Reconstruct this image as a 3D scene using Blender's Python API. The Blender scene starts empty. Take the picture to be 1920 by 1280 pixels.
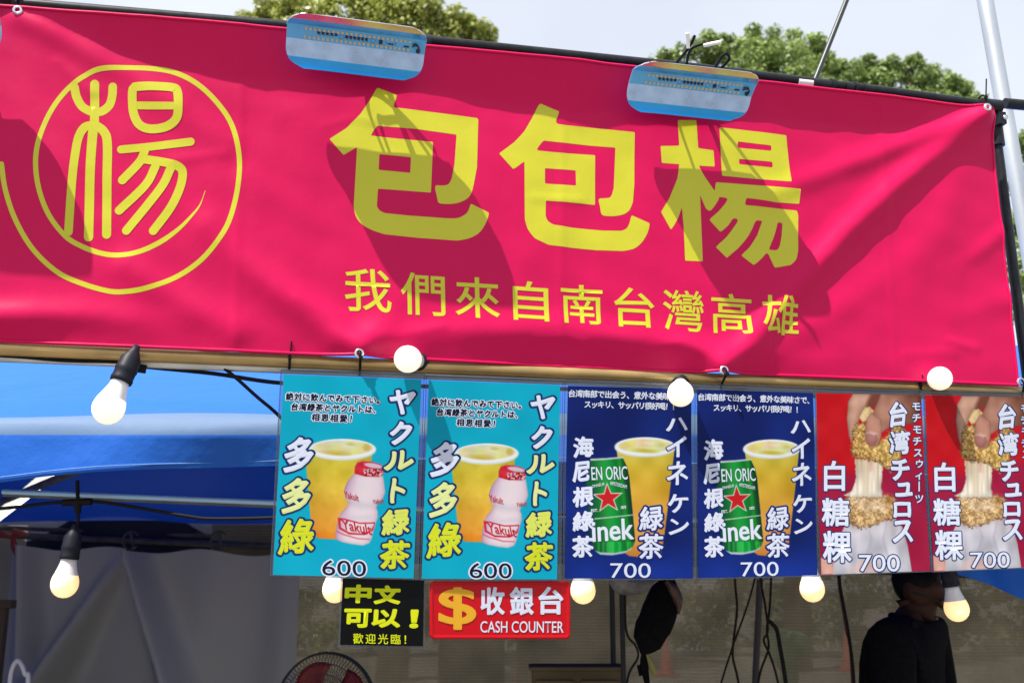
import bpy, bmesh, math, random
import numpy as np
from mathutils import Vector, Matrix, noise
from mathutils import geometry as mgeo

# ------------------------------------------------------------------ camera, sky, sun, exposure
SC = bpy.context.scene
COL = SC.collection
FPX = 1960.0
TILT = math.radians(12.9)
cam_d = bpy.data.cameras.new('camera')
cam_d.sensor_width = 36.0
cam_d.lens = FPX / 1920 * 36
cam_d.clip_end = 500
cam_d.clip_start = 0.05
cam_d.dof.use_dof = True
cam_d.dof.focus_distance = 2.12
cam_d.dof.aperture_fstop = 6.3
cam = bpy.data.objects.new('camera', cam_d)
COL.objects.link(cam)
CAM = Vector((0, 0, 1.6))
cam.location = CAM
cam.rotation_euler = (math.pi / 2 + TILT, 0, 0)
SC.camera = cam

YAW = math.radians(12.2)
DU = Vector((math.cos(YAW), math.sin(YAW), 0))        # along the stall front
DN = Vector((math.sin(YAW), -math.cos(YAW), 0))       # out of the stall front
P0 = Vector((0, 2.05, 0))
SUN = (DU * -1.6 + DN * 1.0 + Vector((0, 0, 3.5))).normalized()

world = bpy.data.worlds.new('World')
SC.world = world
world.use_nodes = True
nt = world.node_tree
nt.nodes.clear()
wo = nt.nodes.new('ShaderNodeOutputWorld')
bg = nt.nodes.new('ShaderNodeBackground')
sky = nt.nodes.new('ShaderNodeTexSky')
sky.sky_type = 'NISHITA'
sky.sun_disc = False
sky.sun_elevation = math.asin(SUN.z)
sky.sun_rotation = math.atan2(SUN.x, SUN.y)
sky.air_density = 1.0
sky.dust_density = 2.0
sky.ozone_density = 1.0
# thin white summer cloud over the blue
tc = nt.nodes.new('ShaderNodeTexCoord')
cn = nt.nodes.new('ShaderNodeTexNoise')
cn.inputs['Scale'].default_value = 2.2
cn.inputs['Detail'].default_value = 5
cr = nt.nodes.new('ShaderNodeMapRange')
cr.inputs['From Min'].default_value = 0.3
cr.inputs['From Max'].default_value = 0.7
cr.inputs['To Min'].default_value = 0.5
cr.inputs['To Max'].default_value = 0.75
mx = nt.nodes.new('ShaderNodeMix')
mx.data_type = 'RGBA'
mx.inputs[7].default_value = (7.0, 7.25, 7.75, 1)
nt.links.new(tc.outputs['Generated'], cn.inputs['Vector'])
nt.links.new(cn.outputs['Fac'], cr.inputs['Value'])
nt.links.new(cr.outputs['Result'], mx.inputs[0])
nt.links.new(sky.outputs['Color'], mx.inputs[6])
nt.links.new(mx.outputs[2], bg.inputs['Color'])
bg.inputs['Strength'].default_value = 0.09
nt.links.new(bg.outputs['Background'], wo.inputs['Surface'])

sun_d = bpy.data.lights.new('sun', 'SUN')
sun_d.energy = 5.0
sun_d.angle = math.radians(0.53)
sun_d.color = (1.0, 0.94, 0.86)
sun = bpy.data.objects.new('sun', sun_d)
COL.objects.link(sun)
sun.rotation_euler = SUN.to_track_quat('Z', 'Y').to_euler()

SC.view_settings.view_transform = 'Standard'
SC.view_settings.look = 'None'
SC.view_settings.exposure = 0.85
SC.view_settings.gamma = 1.0
SC.cycles.max_bounces = 8
SC.cycles.transparent_max_bounces = 12

random.seed(7)
np.random.seed(7)
PI = math.pi

# ------------------------------------------------------------------ helpers
def ray(x, y):
    c, s = math.cos(TILT), math.sin(TILT)
    a, b = (x - 960) / FPX, (640 - y) / FPX
    return Vector((a, c - s * b, s + c * b))

def at(x, y, Y):                       # the point at depth Y seen in direction (x, y)
    r = ray(x, y)
    return CAM + r * (Y / r.y)

def on_front(x, y, n=0.0):             # point on the stall front, n metres out
    r = ray(x, y)
    t = ((P0 + DN * n - CAM).dot(DN)) / r.dot(DN)
    return CAM + r * t

def uv(x, y, n=0.0):
    p = on_front(x, y, n)
    return ((p - P0).dot(DU), p.z)

def front(u, v, n=0.0):
    return P0 + DU * u + DN * n + Vector((0, 0, v))

def lin(c):
    return tuple((x / 255 / 12.92) if x / 255 <= 0.04045 else ((x / 255 + 0.055) / 1.055) ** 2.4 for x in c)

def tag(o, label=None, cat=None, group=None, kind=None):
    if label: o['label'] = label
    if cat: o['category'] = cat
    if group: o['group'] = group
    if kind: o['kind'] = kind
    return o

def empty(name, loc, label, cat, group=None, rz=0.0):
    o = bpy.data.objects.new(name, None)
    o.empty_display_size = 0.05
    COL.objects.link(o)
    o.location = loc
    o.rotation_euler = (0, 0, rz)
    return tag(o, label, cat, group)

def mat(name, col, rough=0.5, metal=0.0, **kw):
    m = bpy.data.materials.new(name)
    m.use_nodes = True
    b = m.node_tree.nodes['Principled BSDF']
    b.inputs['Base Color'].default_value = (*col[:3], 1)
    b.inputs['Roughness'].default_value = rough
    b.inputs['Metallic'].default_value = metal
    for k, v in kw.items():
        b.inputs[k.replace('_', ' ')].default_value = v
    return m

def vary(m, scale=20, amount=0.25, bump=0.0, rough=0.0, stretch=(1, 1, 1), coord='Object'):
    """break up a material: noise in colour value, roughness and bump"""
    t = m.node_tree
    b = t.nodes['Principled BSDF']
    c = t.nodes.new('ShaderNodeTexCoord')
    mp = t.nodes.new('ShaderNodeMapping')
    mp.inputs['Scale'].default_value = stretch
    n = t.nodes.new('ShaderNodeTexNoise')
    n.inputs['Scale'].default_value = scale
    n.inputs['Detail'].default_value = 6
    t.links.new(c.outputs[coord], mp.inputs['Vector'])
    t.links.new(mp.outputs['Vector'], n.inputs['Vector'])
    base = tuple(b.inputs['Base Color'].default_value)
    if amount:
        r = t.nodes.new('ShaderNodeMapRange')
        r.inputs['From Min'].default_value = 0.3
        r.inputs['From Max'].default_value = 0.7
        r.inputs['To Min'].default_value = 1 - amount
        r.inputs['To Max'].default_value = 1 + amount
        h = t.nodes.new('ShaderNodeHueSaturation')
        h.inputs['Color'].default_value = base
        t.links.new(n.outputs['Fac'], r.inputs['Value'])
        t.links.new(r.outputs['Result'], h.inputs['Value'])
        t.links.new(h.outputs['Color'], b.inputs['Base Color'])
    if rough:
        r2 = t.nodes.new('ShaderNodeMapRange')
        v = b.inputs['Roughness'].default_value
        r2.inputs['To Min'].default_value = max(0.02, v - rough)
        r2.inputs['To Max'].default_value = min(1, v + rough)
        t.links.new(n.outputs['Fac'], r2.inputs['Value'])
        t.links.new(r2.outputs['Result'], b.inputs['Roughness'])
    if bump:
        bp = t.nodes.new('ShaderNodeBump')
        bp.inputs['Strength'].default_value = 1
        bp.inputs['Distance'].default_value = bump
        t.links.new(n.outputs['Fac'], bp.inputs['Height'])
        t.links.new(bp.outputs['Normal'], b.inputs['Normal'])
    return m

class MB:
    """collects shapes in world space; build() makes ONE mesh object"""
    def __init__(s):
        s.v, s.f, s.mi, s.sm = [], [], [], []
    def add(s, vs, fs, mi=0, smooth=False):
        k = len(s.v)
        s.v += [tuple(p) for p in vs]
        for f in fs:
            s.f.append(tuple(i + k for i in f))
            s.mi.append(mi)
            s.sm.append(smooth)
    def tube(s, pts, r, n=10, mi=0, caps=True):
        pts = [Vector(p) for p in pts]
        rs = r if isinstance(r, (list, tuple)) else [r] * len(pts)
        vs, fs = [], []
        prev = None
        for i, p in enumerate(pts):
            d = (pts[min(i + 1, len(pts) - 1)] - pts[max(i - 1, 0)]).normalized()
            if prev is None:
                up = Vector((0, 0, 1)) if abs(d.z) < 0.95 else Vector((1, 0, 0))
                a = d.cross(up).normalized()
            else:
                a = (prev - d * prev.dot(d)).normalized()
            prev = a
            b = d.cross(a)
            for j in range(n):
                t = 2 * PI * j / n
                vs.append(p + (a * math.cos(t) + b * math.sin(t)) * rs[i])
        for i in range(len(pts) - 1):
            for j in range(n):
                fs.append((i * n + j, i * n + (j + 1) % n, (i + 1) * n + (j + 1) % n, (i + 1) * n + j))
        s.add(vs, fs, mi, True)
        if caps:
            m = len(pts) - 1
            s.add(vs[:n], [tuple(range(n))[::-1]], mi)
            s.add(vs[m * n:], [tuple(range(n))], mi)
        return s
    def lathe(s, prof, origin, axis, n=24, mi=0):
        """prof: list of (radius, distance along axis)"""
        o, d = Vector(origin), Vector(axis).normalized()
        up = Vector((0, 0, 1)) if abs(d.z) < 0.95 else Vector((1, 0, 0))
        a = d.cross(up).normalized()
        b = d.cross(a)
        vs, fs = [], []
        for r, h in prof:
            for j in range(n):
                t = 2 * PI * j / n
                vs.append(o + d * h + (a * math.cos(t) + b * math.sin(t)) * max(r, 1e-5))
        for i in range(len(prof) - 1):
            for j in range(n):
                fs.append((i * n + j, i * n + (j + 1) % n, (i + 1) * n + (j + 1) % n, (i + 1) * n + j))
        s.add(vs, fs, mi, True)
        return s
    def box(s, c, size, ax=None, mi=0):
        c = Vector(c)
        ax = ax or (Vector((1, 0, 0)), Vector((0, 1, 0)), Vector((0, 0, 1)))
        h = [x / 2 for x in size]
        vs = [c + ax[0] * (i * h[0]) + ax[1] * (j * h[1]) + ax[2] * (k * h[2]) for i in (-1, 1) for j in (-1, 1) for k in (-1, 1)]
        s.add(vs, [(0, 1, 3, 2), (4, 6, 7, 5), (0, 4, 5, 1), (2, 3, 7, 6), (0, 2, 6, 4), (1, 5, 7, 3)], mi)
        return s
    def build(s, name, mats, parent=None, bevel=0.0, solid=0.0):
        me = bpy.data.meshes.new(name)
        vs = s.v
        inv = None
        if parent is not None:
            inv = wmat(parent).inverted()
            vs = [tuple(inv @ Vector(p)) for p in vs]
        else:                                    # origin at the base of the thing
            A = np.array(vs)
            o0 = Vector(((A[:, 0].min() + A[:, 0].max()) / 2, (A[:, 1].min() + A[:, 1].max()) / 2, A[:, 2].min()))
            vs = [tuple(Vector(p) - o0) for p in vs]
        me.from_pydata(vs, [], s.f)
        for m in (mats if isinstance(mats, (list, tuple)) else [mats]):
            me.materials.append(m)
        me.polygons.foreach_set('material_index', s.mi)
        me.polygons.foreach_set('use_smooth', s.sm)
        me.update()
        o = bpy.data.objects.new(name, me)
        COL.objects.link(o)
        if parent is not None:
            o.parent = parent
        else:
            o.location = o0
        if bevel:
            b = o.modifiers.new('bevel', 'BEVEL')
            b.width = bevel
            b.segments = 2
            b.limit_method = 'ANGLE'
        if solid:
            q = o.modifiers.new('thickness', 'SOLIDIFY')
            q.thickness = solid
        return o

def wmat(o):
    m = o.matrix_basis.copy()
    p = o.parent
    while p is not None:
        m = p.matrix_basis @ m
        p = p.parent
    return m

def smooth_path(pts, k=6):
    P = [np.array(p, float) for p in pts]
    P = [2 * P[0] - P[1]] + P + [2 * P[-1] - P[-2]]
    out = []
    for i in range(1, len(P) - 2):
        for j in range(k):
            t = j / k
            a, b, c, d = P[i - 1], P[i], P[i + 1], P[i + 2]
            out.append(0.5 * (2 * b + (c - a) * t + (2 * a - 5 * b + 4 * c - d) * t * t + (3 * b - a - 3 * c + d) * t ** 3))
    out.append(P[-2])
    return out

# ------------------------------------------------------------------ glyph outlines (Blender's own built-in font)
_tc = bpy.data.curves.new('type', 'FONT')
_to = bpy.data.objects.new('type', _tc)
COL.objects.link(_to)
_tc.resolution_u = 4
GL = {}
def grab(s):
    if s in GL:
        return GL[s]
    _tc.body = s
    dg = bpy.context.evaluated_depsgraph_get()
    dg.update()
    me = bpy.data.meshes.new_from_object(_to.evaluated_get(dg))
    V = np.array([(v.co.x, v.co.y) for v in me.vertices])
    T = [tuple(p.vertices) for p in me.polygons]
    cnt = {}
    for t in T:
        for i in range(len(t)):
            e = (t[i], t[(i + 1) % len(t)])
            key = (min(e), max(e))
            cnt[key] = None if key in cnt else e
    B = [e for e in cnt.values() if e]
    bpy.data.meshes.remove(me)
    GL[s] = (V, T, B)
    return GL[s]
ALLCH = ('我們來自南台灣高雄絶対に飲んでみて下さい。台湾緑茶とヤクルトは、相思相愛！ヤクルト緑茶多綠台湾南部で出会う、意外な美味さで、'
         'スッキリ、サッパリ很好喝！ハイネケン海尼根綠茶白糖粿台湾チュロスモチスウィー|ツ中文可以歡迎光臨收銀台$')
for ch in ALLCH:
    grab(ch)
for s in ('600', '700', 'Yakult', 'EN ORIC', 'inek', 'CASH COUNTER', 'EST.', '1873', 'ONNEUR', 'AMSTERDAM', '8'):
    grab(s)
bpy.data.objects.remove(_to)

class Letters:
    """flat lettering in picture-plane units of the thing it is printed on; z in metres above the surface"""
    def __init__(s):
        s.v, s.f, s.m = [], [], []
    def tri(s, pts, faces, z, mi):
        k = len(s.v)
        s.v += [(p[0], p[1], z) for p in pts]
        for f in faces:
            s.f.append(tuple(i + k for i in f))
            s.m.append(mi)
    def stroke_edges(s, P, B, w, mi, z0, z1, pen=None):
        pts = set()
        if pen is not None:
            inv = np.linalg.inv(pen)
            keep, s.v = s.v, []
            k0 = len(s.f)
            s.stroke_edges(P @ pen, B, w, mi, z0, z1)
            off = len(keep)
            s.v = keep + [(*(np.array(q[:2]) @ inv), q[2]) for q in s.v]
            s.f[k0:] = [tuple(i + off for i in f) for f in s.f[k0:]]
            return
        for a, b in B:
            p, q = P[a], P[b]
            d = q - p
            L = math.hypot(*d)
            if L < 1e-9: continue
            nrm = np.array((-d[1], d[0])) / L * w
            s.tri([p + nrm, p - nrm, q - nrm, q + nrm], [(0, 1, 2, 3)], random.uniform(z0, z1), mi)
            pts.add(a)
        for a in pts:
            p = P[a]
            s.tri([p + w * np.array((math.cos(t * PI / 4), math.sin(t * PI / 4))) for t in range(8)],
                  [tuple(range(8))], random.uniform(z0, z1), mi)
    def glyph(s, ch, box, mi, bold=0.0, out=None, slope=0.0, lean=0.0, em=False, z=0.0004, brush=0.0):
        """box: x0,y0,x1,y1 (y downwards); em=True fits the em square, else the glyph's own bounds"""
        V, T, B = GL[ch]
        if em:
            x0, x1, y0, y1 = 0.0, 1.0, -0.12, 0.88
        else:
            x0, y0 = V.min(0)
            x1, y1 = V.max(0)
        bx0, by0, bx1, by1 = box
        g = bold
        X = (V[:, 0] - x0) / max(x1 - x0, 1e-6) * (bx1 - bx0 - 2 * g) + bx0 + g
        Y = (y1 - V[:, 1]) / max(y1 - y0, 1e-6) * (by1 - by0 - 2 * g) + by0 + g
        cx, cy = (bx0 + bx1) / 2, (by0 + by1) / 2
        P = np.stack([X + (cy - Y) * lean, Y + (X - cx) * slope], 1)
        pen = None
        if brush:
            sz = max(bx1 - bx0, by1 - by0)
            ph = (cx * 0.37 + cy * 0.61) % 6.28
            P = P + sz * 0.018 * np.stack([np.sin(P[:, 1] / sz * 7 + ph), np.sin(P[:, 0] / sz * 6 + ph * 1.7)], 1)
            a_ = math.radians(52)
            Rm = np.array([[math.cos(a_), -math.sin(a_)], [math.sin(a_), math.cos(a_)]])
            pen = Rm @ np.diag([1.0, brush]) @ Rm.T
        s.tri(P, T, z, mi)
        if bold:
            s.stroke_edges(P, B, bold, mi, z - 0.00018, z - 0.00002, pen)
        if out:
            s.stroke_edges(P, B, bold + out[0], out[1], 0.00006, 0.00018)
    def row(s, text, a, b, size, mi, **kw):
        n = len(text)
        for i, ch in enumerate(text):
            t = i / (n - 1)
            x, y = a[0] + (b[0] - a[0]) * t, a[1] + (b[1] - a[1]) * t
            s.glyph(ch, (x - size / 2, y - size / 2, x + size / 2, y + size / 2), mi, em=True, **kw)
    def poly(s, outer, holes, mi, z=0.0):
        def soften(L):
            for cut in (1.3, 0.7):
                out = []
                for k in range(len(L)):
                    p, q_ = np.array(L[k], float), np.array(L[(k + 1) % len(L)], float)
                    d = q_ - p
                    ln = math.hypot(*d)
                    f = min(0.25, cut / max(ln, 1e-6))
                    if ln > 6 * cut and ln < 26: f = 0.22
                    out += [tuple(p + d * f), tuple(q_ - d * f)]
                L = out
            return L
        outer, holes = soften(outer), [soften(h) for h in holes]
        cu = bpy.data.curves.new('outline', 'CURVE')
        cu.dimensions = '2D'
        cu.fill_mode = 'BOTH'
        for loop in [outer] + list(holes):
            sp = cu.splines.new('POLY')
            sp.points.add(len(loop) - 1)
            for i, p in enumerate(loop):
                sp.points[i].co = (p[0], p[1], 0, 1)
            sp.use_cyclic_u = True
        o = bpy.data.objects.new('outline', cu)
        COL.objects.link(o)
        dg = bpy.context.evaluated_depsgraph_get()
        dg.update()
        me = bpy.data.meshes.new_from_object(o.evaluated_get(dg))
        s.tri([(v.co.x, v.co.y) for v in me.vertices], [tuple(p.vertices) for p in me.polygons], z, mi)
        bpy.data.objects.remove(o)
        bpy.data.meshes.remove(me)
    def ribbon(s, pts, w, mi, z=0.0, closed=False, k=6):
        P = smooth_path(pts, k) if k else [np.array(p, float) for p in pts]
        n = len(P)
        ws = w if callable(w) else (lambda t: w)
        L, R = [], []
        for i in range(n):
            d = P[(i + 1) % n if closed else min(i + 1, n - 1)] - P[(i - 1) % n if closed else max(i - 1, 0)]
            d = d / (math.hypot(*d) + 1e-9)
            nn = np.array((-d[1], d[0])) * ws(i / (n - 1)) / 2
            L.append(P[i] + nn)
            R.append(P[i] - nn)
        vs = L + R
        fs = [(i, i + 1, n + i + 1, n + i) for i in range(n - 1)]
        if closed:
            fs.append((n - 1, 0, n, 2 * n - 1))
        s.tri(vs, fs, z, mi)
        if not closed:
            for e, sgn in ((0, -1), (n - 1, 1)):
                r = ws(e / (n - 1)) / 2
                d = P[min(e + 1, n - 1)] - P[max(e - 1, 0)]
                th = math.atan2(d[1], d[0]) + (PI if sgn < 0 else 0)
                s.tri([P[e] + r * np.array((math.cos(th + q), math.sin(th + q))) for q in np.linspace(-PI / 2, PI / 2, 9)],
                      [tuple(range(9))], z, mi)
    def build(s, name, mats, fn, parent, cuts=None):
        """fn(x, y, z) -> world point; cuts = spacing (in x, y units) of the lines the faces are cut along"""
        V, F, M = s.v, s.f, s.m
        bm = bmesh.new()
        vs = [bm.verts.new(v) for v in V]
        for f, m in zip(F, M):
            try:
                q = bm.faces.new([vs[i] for i in f])
                q.material_index = m
            except ValueError:
                pass
        if cuts:
            A = np.array(V)
            for ax in (0, 1):
                lo, hi = A[:, ax].min(), A[:, ax].max()
                for c in np.arange(math.floor(lo / cuts) * cuts, hi, cuts):
                    no = Vector((1, 0, 0)) if ax == 0 else Vector((0, 1, 0))
                    fs = [f for f in bm.faces if min(v.co[ax] for v in f.verts) < c - 1e-6 and max(v.co[ax] for v in f.verts) > c + 1e-6]
                    if not fs: continue
                    es = {e for f in fs for e in f.edges}
                    vv = {v for f in fs for v in f.verts}
                    bmesh.ops.bisect_plane(bm, geom=fs + list(es) + list(vv), plane_co=no * c, plane_no=no, dist=1e-7)
        inv = wmat(parent).inverted()
        for v in bm.verts:
            v.co = inv @ fn(v.co.x, v.co.y, v.co.z)
        bmesh.ops.recalc_face_normals(bm, faces=bm.faces)
        bm.normal_update()
        out = inv.to_3x3() @ DN
        for f in bm.faces:
            if f.normal.dot(out) < 0:
                f.normal_flip()
            f.smooth = True
        me = bpy.data.meshes.new(name)
        bm.to_mesh(me)
        bm.free()
        for m in mats:
            me.materials.append(m)
        o = bpy.data.objects.new(name, me)
        COL.objects.link(o)
        o.parent = parent
        return o

# ------------------------------------------------------------------ materials
M_black = vary(mat('black_paint', (0.010, 0.012, 0.016), 0.42, 0, Specular_IOR_Level=0.25), 60, 0.4, rough=0.15)
M_rubber = mat('black_rubber', (0.008, 0.008, 0.009), 0.6, 0, Specular_IOR_Level=0.12)
M_steel = vary(mat('galvanised_steel', (0.55, 0.58, 0.6), 0.38, 0.85), 9, 0.25, rough=0.15, stretch=(1, 1, 0.25))
M_chrome = mat('chrome', (0.75, 0.76, 0.78), 0.18, 1.0)
M_gold = vary(mat('brass_lacquer', (0.42, 0.29, 0.12), 0.36, 0.6), 14, 0.18, rough=0.12)
M_white_plastic = mat('white_plastic', (0.8, 0.8, 0.78), 0.35)
M_tape = mat('white_tape', (0.75, 0.72, 0.72), 0.6)

# ------------------------------------------------------------------ ground
M_ground = vary(mat('paved_ground', (0.17, 0.155, 0.135), 0.9), 6, 0.3, bump=0.01)
g = MB(); g.add([(-150, -60, 0), (150, -60, 0), (150, 240, 0), (-150, 240, 0)], [(0, 1, 2, 3)])
tag(g.build('ground', M_ground), kind='structure')

# ------------------------------------------------------------------ the banner
V_TOP, V_BOT = 2.686, 2.026
U_L, U_R = -1.62, 1.156
LIP = [(-1.62, 0.02), (-1.3, 0.09), (-1.06, 0.02), (-0.98, 0.005), (-0.85, 0.05), (-0.74, 0.085), (-0.6, 0.105), (-0.42, 0.105), (-0.3, 0.09), (-0.2, 0.085),
       (-0.06, 0.10), (0.08, 0.108), (0.14, 0.112), (0.2, 0.10), (0.4, 0.09), (0.55, 0.08), (0.75, 0.075), (0.9, 0.075), (1.0, 0.05), (1.1, 0.006), (1.2, 0.0)]
LX, LY = np.array([p[0] for p in LIP]), np.array([p[1] for p in LIP])
def ridge(*a):
    pts = [q for q in a if isinstance(q, tuple) and len(q) == 2 and q[0] > 1.5 or isinstance(q, tuple) and q[0] < -1.5]
    rest = list(a[len(pts):])
    return ([uv(*q) for q in pts], rest[0], rest[1], rest[2] if len(rest) > 2 else (1, 1))
RIDGES = [
    ridge((40, 34), (200, 120), (330, 190), 0.009, 0.026, (0.9, 0.2)),
    ridge((60, 60), (180, 330), 0.005, 0.04, (0.8, 0.3)),
    ridge((280, 180), (430, 270), 0.006, 0.03, (0.4, 0.4)),
    ridge((390, 430), (520, 545), (672, 655), 0.016, 0.034, (0.3, 1.0)),
    ridge((240, 500), (340, 570), (440, 622), 0.011, 0.032, (0.5, 0.6)),
    ridge((-60, 600), (60, 592), (160, 590), (340, 606), 0.013, 0.028, (1, 0.1)),
    ridge((640, 640), (850, 622), (1050, 615), (1345, 662), 0.010, 0.03, (0.5, 0.8)),
    ridge((760, 560), (680, 655), 0.007, 0.03, (0.3, 1)),
    ridge((1835, 216), (1640, 292), (1420, 372), 0.016, 0.027, (0.9, 0.25)),
    ridge((1838, 222), (1690, 340), (1590, 432), (1490, 540), (1420, 625), (1352, 692), 0.019, 0.030, (0.9, 0.9)),
    ridge((1842, 240), (1760, 420), (1690, 560), 0.008, 0.05, (0.7, 0.3)),
    ridge((1760, 440), (1560, 590), (1352, 700), 0.007, 0.033, (0.2, 0.9)),
    ridge((1352, 690), (1230, 620), (1120, 540), 0.007, 0.030, (1, 0.2)),
    ridge((1890, 430), (1800, 500), 0.006, 0.02, (0.9, 0.2)),
    ridge((1900, 560), (1790, 590), 0.006, 0.03, (0.9, 0.2)),
    ridge((1120, 300), (1000, 480), 0.003, 0.04, (0.6, 0.6)),
    ridge((560, 210), (640, 380), 0.003, 0.03, (0.7, 0.5)),
    ridge((470, 330), (600, 420), 0.003, 0.03, (0.5, 0.5)),
    ridge((1056, 160), (1050, 690), 0.0009, 0.009), ridge((455, 60), (440, 650), 0.0009, 0.009), ridge((1648, 200), (1680, 700), 0.0008, 0.009),
    ridge((700, 632), (760, 628), (830, 612), 0.0016, 0.010, (0.3, 1)), ridge((1010, 636), (1055, 632), (1095, 642), 0.0018, 0.010, (0.4, 1)),
    ridge((610, 236), (660, 222), (700, 228), 0.0014, 0.010, (0.5, 0.8)), ridge((1220, 655), (1280, 640), (1330, 672), 0.0016, 0.012),
    ridge((1000, 372), (1090, 376), 0.0013, 0.010), ridge((330, 300), (420, 288), 0.0012, 0.012), ridge((110, 118), (170, 172), 0.0016, 0.012),
    ridge((1780, 640), (1830, 652), 0.002, 0.012), ridge((1700, 665), (1790, 660), 0.0016, 0.014), ridge((560, 560), (640, 600), 0.0016, 0.014),
]
def banner_n(u, v):
    """how far the cloth stands out from the stall front"""
    u = np.asarray(u, float)
    v = np.asarray(v, float)
    L = np.interp(u, LX, LY)
    t = np.clip((V_TOP - v) / np.maximum(L, 1e-4), 0, 1.6)
    n = 0.30 * L * np.clip(1 - t, 0, 1) ** 1.15 + 0.0
    for pts, amp, w, tp in RIDGES:
        best = np.full(u.shape, 1e9)
        sp = np.zeros(u.shape)
        m = len(pts) - 1
        for k in range(m):
            (ua, va), (ub, vb) = pts[k], pts[k + 1]
            dx, dy = ub - ua, vb - va
            t_ = np.clip(((u - ua) * dx + (v - va) * dy) / (dx * dx + dy * dy), 0, 1)
            d = np.hypot(u - ua - t_ * dx, v - va - t_ * dy)
            near = d < best
            best = np.where(near, d, best)
            sp = np.where(near, (k + t_) / m, sp)
        n = n + amp * (tp[0] + (tp[1] - tp[0]) * sp) * np.exp(-(best / w) ** 2)
    # hem tucked back to the rail
    hb = np.clip((V_BOT + 0.055 + 0.012 * np.sin(u * 5 + 1) - v) / 0.055, 0, 1.3)
    n = n - 0.012 * hb ** 1.5 * (0.55 + 0.45 * np.sin(u * 4.2 + 0.4))
    # soft waves
    n = n + 0.0016 * np.sin(u * 9 + v * 6) * np.sin(v * 11 - u * 3) + 0.0010 * np.sin(u * 21 - v * 13 + 1.3) * np.sin(v * 8 + u * 5)
    n = n + 0.0005 * np.sin(u * 47 + v * 31) * np.sin(v * 39 - u * 23 + 2)
    return n
M_crimson = mat('crimson_cloth', lin((190, 8, 76)), 0.43, 0, Specular_IOR_Level=0.16)
M_yellow = mat('yellow_print', lin((186, 184, 34)), 0.42, 0, Specular_IOR_Level=0.4)
def weave(m):
    t = m.node_tree
    b = t.nodes['Principled BSDF']
    c = t.nodes.new('ShaderNodeTexCoord')
    mp = t.nodes.new('ShaderNodeMapping')
    mp.inputs['Rotation'].default_value = (0, 0, -YAW)
    n = t.nodes.new('ShaderNodeTexNoise')
    n.inputs['Scale'].default_value = 14
    n.inputs['Detail'].default_value = 8
    n.inputs['Roughness'].default_value = 0.42
    n2 = t.nodes.new('ShaderNodeTexNoise')
    n2.inputs['Scale'].default_value = 260
    n2.inputs['Detail'].default_value = 3
    mp2 = t.nodes.new('ShaderNodeMapping')
    mp2.inputs['Scale'].default_value = (1, 1, 0.12)
    ad = t.nodes.new('ShaderNodeMath')
    ad.operation = 'MULTIPLY_ADD'
    ad.inputs[1].default_value = 0.07
    bp = t.nodes.new('ShaderNodeBump')
    bp.inputs['Strength'].default_value = 0.4
    bp.inputs['Distance'].default_value = 0.004
    r = t.nodes.new('ShaderNodeMapRange')
    r.inputs['To Min'].default_value = 0.3
    r.inputs['To Max'].default_value = 0.55
    L = t.links.new
    L(c.outputs['Object'], mp.inputs['Vector'])
    L(mp.outputs['Vector'], n.inputs['Vector'])
    L(c.outputs['Object'], mp2.inputs['Vector'])
    L(mp2.outputs['Vector'], n2.inputs['Vector'])
    L(n2.outputs['Fac'], ad.inputs[0])
    L(n.outputs['Fac'], ad.inputs[2])
    L(ad.outputs[0], bp.inputs['Height'])
    L(bp.outputs['Normal'], b.inputs['Normal'])
    L(n.outputs['Fac'], r.inputs['Value'])
    L(r.outputs['Result'], b.inputs['Roughness'])
weave(M_crimson)
weave(M_yellow)

def lip_drop(u, v):
    L = np.interp(u, LX, LY)
    t = np.clip((V_TOP - np.asarray(v, float)) / np.maximum(L, 1e-4), 0, 1)
    return 0.0 * L * t
def grid_mesh(us, vs, fn):
    UU, VV = np.meshgrid(us, vs, indexing='ij')
    N = fn(UU, VV)
    nu, nv = len(us), len(vs)
    base = np.array(P0)
    P = base + UU[..., None] * np.array(DU) + N[..., None] * np.array(DN) + (VV - lip_drop(UU, VV))[..., None] * np.array((0, 0, 1.0))
    idx = np.arange(nu * nv).reshape(nu, nv)
    F = np.stack([idx[:-1, :-1], idx[1:, :-1], idx[1:, 1:], idx[:-1, 1:]], -1).reshape(-1, 4)
    return P.reshape(-1, 3), F

GU, GV = np.linspace(U_L, U_R, 470), np.linspace(V_BOT, V_TOP, 116)
_gn = banner_n(*np.meshgrid(GU, GV, indexing='ij'))
def mesh_n(u, v):
    x = min(max((u - U_L) / (U_R - U_L) * 469, 0), 468.999)
    y = min(max((v - V_BOT) / (V_TOP - V_BOT) * 115, 0), 114.999)
    i, j = int(x), int(y)
    a, b = x - i, y - j
    return (_gn[i, j] * (1 - a) + _gn[i + 1, j] * a) * (1 - b) + (_gn[i, j + 1] * (1 - a) + _gn[i + 1, j + 1] * a) * b
P, F = grid_mesh(GU, GV, banner_n)
b = MB()
b.add(P.tolist(), F.tolist(), 0, True)
# rolled hem along the edges
us = np.linspace(U_L, U_R, 240)
b.tube([front(u, V_TOP - float(lip_drop(u, V_TOP)), float(banner_n(u, V_TOP))) for u in us], 0.0035, 6)
b.tube([front(u, V_BOT, float(banner_n(u, V_BOT))) for u in us], 0.0035, 6)
vs_ = np.linspace(V_BOT, V_TOP, 60)
b.tube([front(U_R, v, float(banner_n(U_R, v))) for v in vs_], 0.003, 6)
banner = b.build('banner', M_crimson, solid=0.0)
tag(banner, 'long crimson cloth banner with yellow characters and round emblem hung under the black pipe', 'banner')

def banner_pt(x, y, z):
    u, v = uv(x, y)
    return front(u, v, float(mesh_n(u, v)) + 0.00028 + z)

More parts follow.
